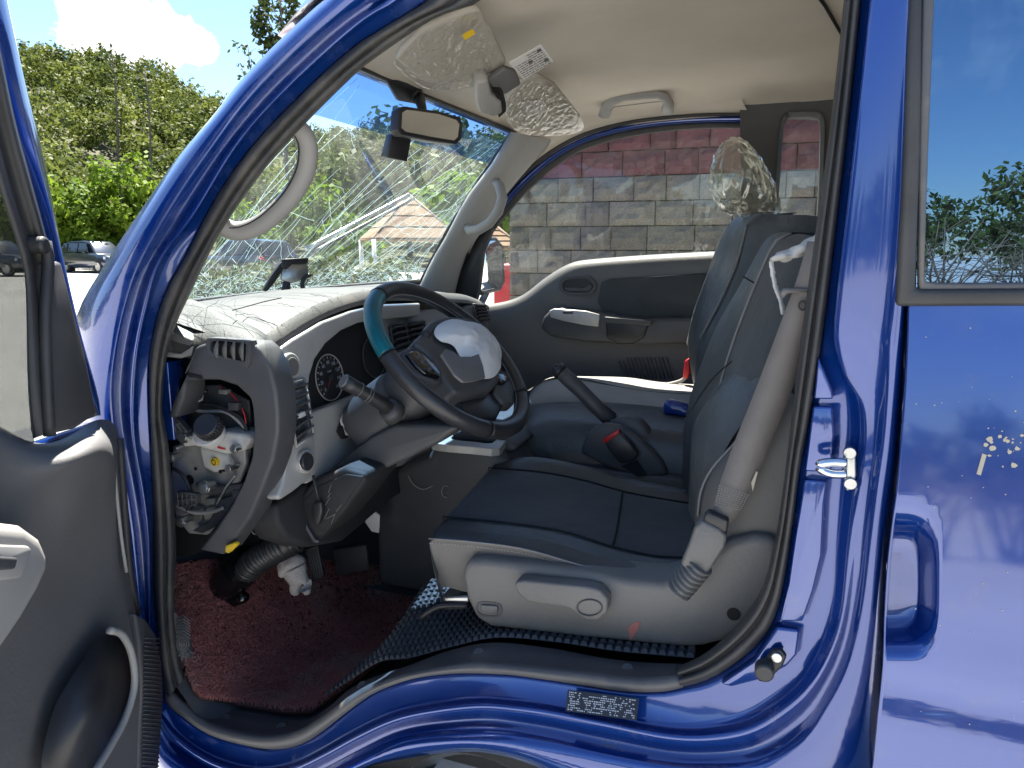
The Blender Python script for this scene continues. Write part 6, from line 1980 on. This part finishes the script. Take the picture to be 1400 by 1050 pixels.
def trunk_vf(base, h, r0, lean=(0, 0), limbs=4, rng=rng, start=0.3, up=0.5, ll=0.25):
    mb = MB()
    top = Vector(base) + Vector((lean[0], lean[1], h))
    pts = [Vector(base).lerp(top, i / 6) + Vector((math.sin(i * 1.7) * 0.03 * h / 6, math.cos(i * 1.3) * 0.03 * h / 6, 0)) for i in range(7)]
    mb.add(tube_vf(pts, [r0 * (1 - 0.8 * i / 6) for i in range(7)], 7))
    for k in range(limbs):
        f = start + (0.95 - start) * k / max(1, limbs - 1)
        p = Vector(base).lerp(top, f)
        w = rng.uniform(0, 6.28)
        L_ = h * ll * (1.1 - f * 0.7) * rng.uniform(.7, 1.2)
        e = p + Vector((math.cos(w) * L_, math.sin(w) * L_, L_ * up))
        mb.add(tube_vf([p, p.lerp(e, .5) + Vector((0, 0, L_ * .08)), e], [r0 * .35 * (1 - f * .6), r0 * .25 * (1 - f * .6), r0 * .08], 5))
    return mb


def tree(name, label, cat, base, h, rx, rz, mleaf, n, size, group=None, cz=0.6, limbs=6, r0=None, clumps=16):
    o = thing(name, label, cat, base, group)
    trunk_vf(base, h * 0.9, r0 or h * 0.022, (rng.uniform(-.03, .03) * h, rng.uniform(-.03, .03) * h), limbs).build('trunk', 'bark', o)
    if n:
        quads_mesh('crown', leaves((base[0], base[1], base[2] + h * cz), rx, rz, n, size, rng, clumps), mleaf, o)
    return o


def at_px(u, r_, z=None):
    d = ray(u, 335)
    th = math.atan2(-d.x, d.y)
    p = az(th, r_)
    p.z = hillz(th, r_) if z is None else z
    return p


SH = 'bright shrubs at the foot of the hill'
for (u, r_, h, w, lb) in ((172, 47, 6.6, 2.3, 'tallest bright green leafy shrub tree at the foot of the hill'),
                          (132, 46, 4.6, 2.0, 'bright green rounded shrub growing behind the parked dark car'),
                          (96, 47, 4.3, 2.0, 'bright green low shrub beside the open door frame'),
                          (206, 48, 5.0, 2.0, 'bright green shrub between the tallest shrub and the front pillar'),
                          (52, 49, 5.2, 2.2, 'bright green shrub seen behind the open door window frame'),
                          (240, 47, 5.5, 2.3, 'leafy green shrub rising just behind the truck front pillar')):
    tree('leafy_shrub', lb, 'shrub', at_px(u, r_, 0), h, w, h * 0.42, 'leaf_bright', 2600, 0.20, SH, cz=0.52, limbs=7, clumps=26)
for (u, r_, h, w, lb) in ((330, 40, 4.2, 2.0, 'green shrub seen through the broken windshield beside the grab handle'),
                          (430, 42, 5.0, 2.4, 'green shrub seen through the shattered glass above the phone holder'),
                          (470, 36, 3.0, 1.8, 'small green shrub left of the tan canopy'),
                          (640, 30, 5.0, 2.2, 'dark leafy tree rising behind the tan canopy'),
                          (690, 26, 4.5, 1.8, 'green tree at the end of the block wall'),
                          (560, 45, 9.0, 4.0, 'broad dark tree seen below the rear view mirror'),
                          (620, 50, 11.0, 4.5, 'tall dark tree seen right of the rear view mirror')):
    tree('roadside_tree', lb, 'tree', at_px(u, r_, 0), h, w, h * 0.40, 'leaf_bright' if h < 5.2 else 'leaf_dark', 1800, 0.22 if h < 6 else 0.34, 'trees beyond the lot', cz=0.58, limbs=7, clumps=22)
for (u, r_, h, w, lb) in ((290, 11, 1.35, 0.9, 'low green hedge plant seen through the glass beside the left grab handle'),
                          (350, 12, 1.25, 0.9, 'low hedge plant seen through the glass left of the phone holder'),
                          (415, 12, 1.45, 1.0, 'low leafy hedge plant seen right of the phone holder'),
                          (475, 13, 1.30, 1.0, 'low hedge plant seen through the shattered glass beside the canopy post'),
                          (540, 12, 1.25, 0.9, 'low hedge plant under the tan canopy eave')):
    tree('hedge_plant', lb, 'shrub', at_px(u, r_, 0), h, w, h * 0.45, 'leaf_dark', 1500, 0.07, 'low hedge plants before the truck', cz=0.5, limbs=5, clumps=22)
for (u, v0, v1, r_, lb) in ((172, 58, 205, 62, 'thin bare dead tree rising above the hillside wood'), (213, 92, 240, 56, 'slender bare trunk standing among the hillside trees'), (352, 62, 120, 70, 'wispy half bare tree on the skyline beside the front pillar')):
    b_ = at_px(u, r_)
    top = hit(u, v0, b_, (b_.x - CAMP.x, b_.y - CAMP.y, 0)).z
    o = thing('bare_tree', lb, 'tree', b_, 'bare thin trees on the hill')
    trunk_vf(b_, top - b_.z, 0.14, (0.3, 0.2), 12, start=0.45, up=0.7, ll=0.12).build('trunk', 'bark', o)
    quads_mesh('crown', leaves((b_.x, b_.y, top - 1.2), 1.3, 1.6, 60, 0.22, rng, 10), 'pine_needles', o)
b_ = at_px(398, 58)
tp = hit(398, -14, b_, (b_.x - CAMP.x, b_.y - CAMP.y, 0)).z
o = thing('pine_tree', 'tall pine with loose yellow green needles on the skyline above the front pillar', 'tree', b_)
trunk_vf(b_, tp - b_.z, 0.2, (0.3, 0), 14, start=0.5, up=0.3, ll=0.13).build('trunk', 'bark', o)
quads_mesh('crown', leaves((b_.x, b_.y, tp - 2.6), 1.9, 3.2, 1300, 0.24, rng, 26), 'pine_needles', o)

# dry brush across the lot (mirrored in the rear side window)
mat('dry_twig', (0.13, 0.09, 0.06), 0.9)
for k, (x, y, h) in enumerate(((2.6, -13.0, 2.1), (4.4, -13.6, 1.9))):
    mb = MB()
    for j in range(26):
        w = rng.uniform(0, 6.28)
        p = Vector((x + rng.normal() * .25, y + rng.normal() * .25, 0))
        e = p + Vector((math.cos(w) * h * .55 * rng.random(), math.sin(w) * h * .5 * rng.random(), h * rng.uniform(.5, 1)))
        m1 = p.lerp(e, .5) + Vector((rng.normal() * .1, rng.normal() * .1, .1))
        mb.add(tube_vf([p, m1, e], [.03, .018, .006], 4))
        for q in range(5):
            s = m1.lerp(e, rng.random())
            mb.add(tube_vf([s, s + Vector((rng.normal() * .3, rng.normal() * .3, rng.uniform(-.1, .35)))], [.01, .003], 3))
    o = thing('dry_shrub', ('dry leafless brush mirrored low in the rear side window', 'second dry leafless brush, mirrored in the window nearer its far edge')[k], 'shrub', (x, y, 0), 'dry brush across the lot')
    mb.build('twigs', 'dry_twig', o)

# ---- parked cars
mat('car_paint', (0.030, 0.040, 0.060), 0.25, 0.4, coat=1.0)
mat('car_paint_dark', (0.012, 0.013, 0.016), 0.25, 0.3, coat=1.0)
mat('car_glass', (0.012, 0.014, 0.016), 0.05, coat=0.5)
mat('tail_red', (0.5, 0.02, 0.03), 0.2, coat=0.6)
mat('alloy', (0.5, 0.5, 0.5), 0.3, 0.9)


def suv(label, loc, rz, paint):
    o = thing('parked_car', label, 'car', loc, 'cars parked across the lot')
    o.rotation_euler = (0, 0, rz)

    def add(name, V, Fc, m, parent=o, **kw):
        q = mesh(name, V, Fc, m, None, **kw)
        q.parent = parent
        return q
    # body: lofted sections along its length (x forward), widths tapering at the ends
    secs = [(-2.18, .72, .50, .95), (-2.12, .84, .32, 1.05), (-1.7, .90, .28, 1.08), (-0.9, .92, .26, 1.06), (0.3, .92, .26, 1.03), (1.2, .91, .28, 1.0), (1.75, .86, .30, .94), (2.1, .74, .36, .80), (2.2, .62, .42, .70)]
    rows = []
    for x, w, z0, z1 in secs:
        rows.append([Vector((x, y, z)) for y, z in ((0, z0), (w * .9, z0), (w, z0 + .15), (w * 1.0, (z0 + z1) / 2), (w * .97, z1 - .06), (w * .88, z1), (0, z1), (-w * .88, z1), (-w * .97, z1 - .06), (-w, (z0 + z1) / 2), (-w, z0 + .15), (-w * .9, z0))])
    V = [p for r in rows for p in r]
    n_ = 12
    Fc = [(i * n_ + j, i * n_ + (j + 1) % n_, (i + 1) * n_ + (j + 1) % n_, (i + 1) * n_ + j) for i in range(len(rows) - 1) for j in range(n_)] + [tuple(range(n_))[::-1], tuple((len(rows) - 1) * n_ + j for j in range(n_))]
    add('body', V, Fc, paint, bevel=0.02)
    gh = [(-2.08, 1.04, .80), (-1.75, 1.58, .66), (-1.2, 1.66, .64), (-0.2, 1.68, .64), (0.45, 1.60, .64), (1.15, 1.0, .80)]
    rows = [[Vector((x, w, 0.98)), Vector((x, w * .96 if z > 1.1 else w, z - .06)), Vector((x, w * .85, z)), Vector((x, -w * .85, z)), Vector((x, -w * .96 if z > 1.1 else -w, z - .06)), Vector((x, -w, 0.98))] for x, z, w in gh]
    V = [p for r in rows for p in r]
    Fc = [(i * 6 + j, i * 6 + j + 1, (i + 1) * 6 + j + 1, (i + 1) * 6 + j) for i in range(5) for j in range(5)] + [tuple(range(6))[::-1], tuple(30 + j for j in range(6))]
    add('cabin', V, Fc, paint, bevel=0.02)
    for s in (-1, 1):
        for xs in ((-1.72, -1.25, -1.28, -1.62), (-1.18, -0.35, -0.35, -1.15), (-0.27, 0.62, 0.32, -0.27)):
            add('window', [Vector((xs[0], s * .815, 1.06)), Vector((xs[1], s * .815, 1.06)), Vector((xs[2], s * .70, 1.52)), Vector((xs[3], s * .70, 1.52))], [(0, 1, 2, 3)], 'car_glass', smooth=False, solid=0.03)
        for x in (-1.35, 1.38):
            c = Vector((x, s * .80, .34))
            prof = [(.20, -.10), (.31, -.11), (.34, -.07), (.34, .07), (.31, .11), (.20, .10)]
            V = [c + Vector((math.cos(w) * r_, y, math.sin(w) * r_)) for w in np.linspace(0, 2 * math.pi, 24, endpoint=False) for r_, y in prof]
            Fc = [(i * 6 + j, i * 6 + (j + 1) % 6, ((i + 1) % 24) * 6 + (j + 1) % 6, ((i + 1) % 24) * 6 + j) for i in range(24) for j in range(6)]
            wh = add('wheel', V, Fc, 'tyre')
            V = [c + Vector((0, s * .085, 0))] + [c + Vector((math.cos(w) * .21, s * .10, math.sin(w) * .21)) for w in np.linspace(0, 2 * math.pi, 20, endpoint=False)]
            add('rim', V, [(0, 1 + k, 1 + (k + 1) % 20) for k in range(20)], 'alloy', wh)
        add('tail_lamp', [Vector((-2.14, s * .50, .82)), Vector((-2.10, s * .86, .86)), Vector((-1.80, s * .925, .92)), Vector((-1.80, s * .925, 1.02)), Vector((-2.10, s * .86, 1.03)), Vector((-2.15, s * .50, 1.0))], [tuple(range(6))], 'tail_red', smooth=False, solid=0.05)
        add('headlamp', [Vector((2.05, s * .5, .68)), Vector((1.85, s * .86, .72)), Vector((1.85, s * .86, .86)), Vector((2.03, s * .5, .82))], [(0, 1, 2, 3)], 'alloy', smooth=False, solid=0.05)
        add('side_mirror', *box_vf((0.55, s * .98, 1.08), (.12, .18, .13)), 'car_glass', bevel=0.02)
    add('rear_window', [Vector((-2.06, .60, 1.10)), Vector((-2.06, -.60, 1.10)), Vector((-1.80, -.52, 1.53)), Vector((-1.80, .52, 1.53))], [(0, 1, 2, 3)], 'car_glass', smooth=False, solid=0.03)
    add('bumper', *box_vf((-2.16, 0, .45), (.14, 1.5, .22)), 'car_glass', bevel=0.03)
    return o


cpos = at_px(131, 44, 0)
hd = math.atan2(RT.y, RT.x)
suv('dark blue grey estate car parked at the foot of the green shrubs', cpos, hd - R(28), 'car_paint')
suv('black car seen through the open door window glass', at_px(-8, 42, 0), hd - R(10), 'car_paint_dark')
suv('dark car seen through the lower left of the shattered windshield', at_px(335, 31, 0), hd + R(150), 'car_paint_dark')

# ---- tan canopy seen through the windshield
mat('thatch', (0.24, 0.15, 0.085), 0.85, var=0.15, vscale=3, bump=0.6, bscale=8, bdist=0.02)
mat('post_wood', (0.20, 0.13, 0.09), 0.8, var=0.2, vscale=4)


def canopy(label, ctr, w, ze, za, rz):
    o = thing('canopy', label, 'canopy', (ctr.x, ctr.y, 0), 'tan roofed canopies')
    M = Matrix.Rotation(rz, 3, 'Z')
    c0 = Vector((ctr.x, ctr.y, 0))
    cs = [c0 + M @ Vector((sx * w, sy * w, ze)) for sx, sy in ((-1, -1), (1, -1), (1, 1), (-1, 1))]
    ap = c0 + Vector((0, 0, za))
    for k in range(4):
        a, b = cs[k], cs[(k + 1) % 4]
        for j in range(4):
            f0, f1 = j / 4 + .004, (j + 1) / 4 - .004
            lo0, lo1, hi0, hi1 = a.lerp(ap, f0), b.lerp(ap, f0), a.lerp(ap, f1), b.lerp(ap, f1)
            s = Vector((0, 0, 0.018))
            mesh('roof_course', [lo0 + s, lo1 + s, hi1, hi0], [(0, 1, 2, 3)], 'thatch', o, smooth=False, solid=0.05)
        tube('ridge_pole', [a, ap + Vector((0, 0, .03))], 0.035, 'post_wood', o, seg=6)
        tube('eave_pole', [a, b], 0.03, 'thatch', o, seg=6)
        p = a.copy()
        p.z = 0
        tube('post', [p, a], 0.05, 'white_plastic', o, seg=8)
    return o


canopy('tan roofed garden canopy seen through the shattered windshield', at_px(560, 17, 0), 0.98, 1.55, 2.55, YAW + R(20))
canopy('second tan canopy seen beyond the far door mirror', at_px(676, 13, 0), 0.42, 1.38, 1.75, YAW + R(10))
RB = thing('red_barrier', 'red plastic road barrier standing at the end of the block wall', 'barrier', at_px(690, 9, 0))
bp_ = at_px(690, 9, 0)
box('barrier_body', bp_ + Vector((0, 0, 0.6)), (0.26, 0.16, 1.2), 'red', RB, bevel=0.04)
box('barrier_foot', bp_ + Vector((0, 0, 0.06)), (0.60, 0.42, 0.12), 'red', RB, bevel=0.03)
box('barrier_post', bp_ + Vector((0.10, 0.02, 0.86)), (0.09, 0.09, 1.1), 'post_wood', RB, bevel=0.01)

# ---- retaining wall of split-face blocks
for nme, c_ in (('block_grey', (0.20, 0.185, 0.160)), ('block_maroon', (0.14, 0.050, 0.062)), ('block_cap', (0.22, 0.21, 0.195))):
    mat(nme, c_, 0.95, var=0.22, vscale=22, bump=1.0, bscale=40, bdist=0.02, dirt=0.35, dscale=11, dirtcol=tuple(min(1, c * 1.7) for c in c_), cthresh=0.56, objvar=0.22)
YW = 5.0
RWALL = thing('retaining_wall', 'grey and maroon split face block retaining wall beyond the passenger door', 'wall', (0.8, YW + .2, 0))
BLK = []
for k in range(8):
    V, Fc = [], []
    nx, nz = 5, 4
    rg = np.random.default_rng(40 + k)
    for i in range(nx + 1):
        for j in range(nz + 1):
            e = (i in (0, nx)) or (j in (0, nz))
            V.append(((i / nx - .5) * .972, -0.0 if e else -(0.008 + rg.random() * 0.055), (j / nz - .5) * .950))
    for i in range(nx):
        for j in range(nz):
            a = i * (nz + 1) + j
            Fc.append((a, a + nz + 1, a + nz + 2, a + 1))
    o0 = len(V)
    for x in (-.493, .493):
        for z in (-.486, .486):
            V.append((x, 0.02, z))
    V += [(-.493, 0.30, -.486), (-.493, 0.30, .486), (.493, 0.30, -.486), (.493, 0.30, .486)]
    b0 = o0 + 4
    # close sides with simple quads from the front corners to the back
    fl, ful = 0, nz
    fr, fur = nx * (nz + 1), nx * (nz + 1) + nz
    Fc += [(ful, fl, b0, b0 + 1), (fr, fur, b0 + 3, b0 + 2), (ful, b0 + 1, b0 + 3, fur), (fl, fr, b0 + 2, b0)]
    BLK.append((V, Fc))
cache = {}
BH = 0.198
rg = np.random.default_rng(9)
for row in range(13):
    z = BH * (row + .5)
    x = -2.19 - (0.0 if row % 2 else 0.0)
    m_ = 'block_cap' if row == 12 else ('block_maroon' if row in (10, 11) else 'block_grey')
    hgt = BH if row < 12 else 0.11
    zc = z if row < 12 else BH * 12 + .055
    first = True
    while x < 3.3:
        w = float(rg.choice((0.30, 0.34, 0.26, 0.38, 0.20))) if not (first and row % 2) else 0.18
        first = False
        k = int(rg.integers(0, 8))
        key = (k, m_)
        if key not in cache:
            me = bpy.data.meshes.new('block')
            me.from_pydata(BLK[k][0], [], BLK[k][1])
            me.materials.append(MATS[m_])
            me.update()
            cache[key] = me
        ob_ = bpy.data.objects.new('block', cache[key])
        COL.objects.link(ob_)
        ob_.parent = RWALL
        ob_.scale = (w, 1, hgt)
        ob_.location = (x + w / 2 - 0.8, float(rg.uniform(-.008, .008)) - .2 + (-.02 if row == 12 else 0), zc)
        x += w
prism('wall_core', [(-2.15, YW + .06, 0), (3.3, YW + .06, 0), (3.3, YW + .06, BH * 12), (-2.15, YW + .06, BH * 12)], (0, 3.0, 0), 'hill_soil', RWALL, bevel=0)
# dry grass along the wall top
gq = []
for k in range(2600):
    p = np.array([rng.uniform(-2.1, 3.2), YW + rng.uniform(.25, 1.6), BH * 12 + .0])
    h = rng.uniform(.06, .24)
    w = rng.uniform(0, 6.28)
    t = np.array([math.cos(w), math.sin(w), 0]) * .006
    l = rng.normal(size=3) * .05
    l[2] = h
    gq.append([p - t, p + t, p + l + t * .2, p + l - t * .2])
leafmat('dry_grass', (0.12, 0.12, 0.03), (0.32, 0.26, 0.10))
tag(quads_mesh('wall_grass', np.array(gq).reshape(-1, 3), 'dry_grass'), 'thin dry yellow grass along the top of the block wall', 'grass', kind='stuff')
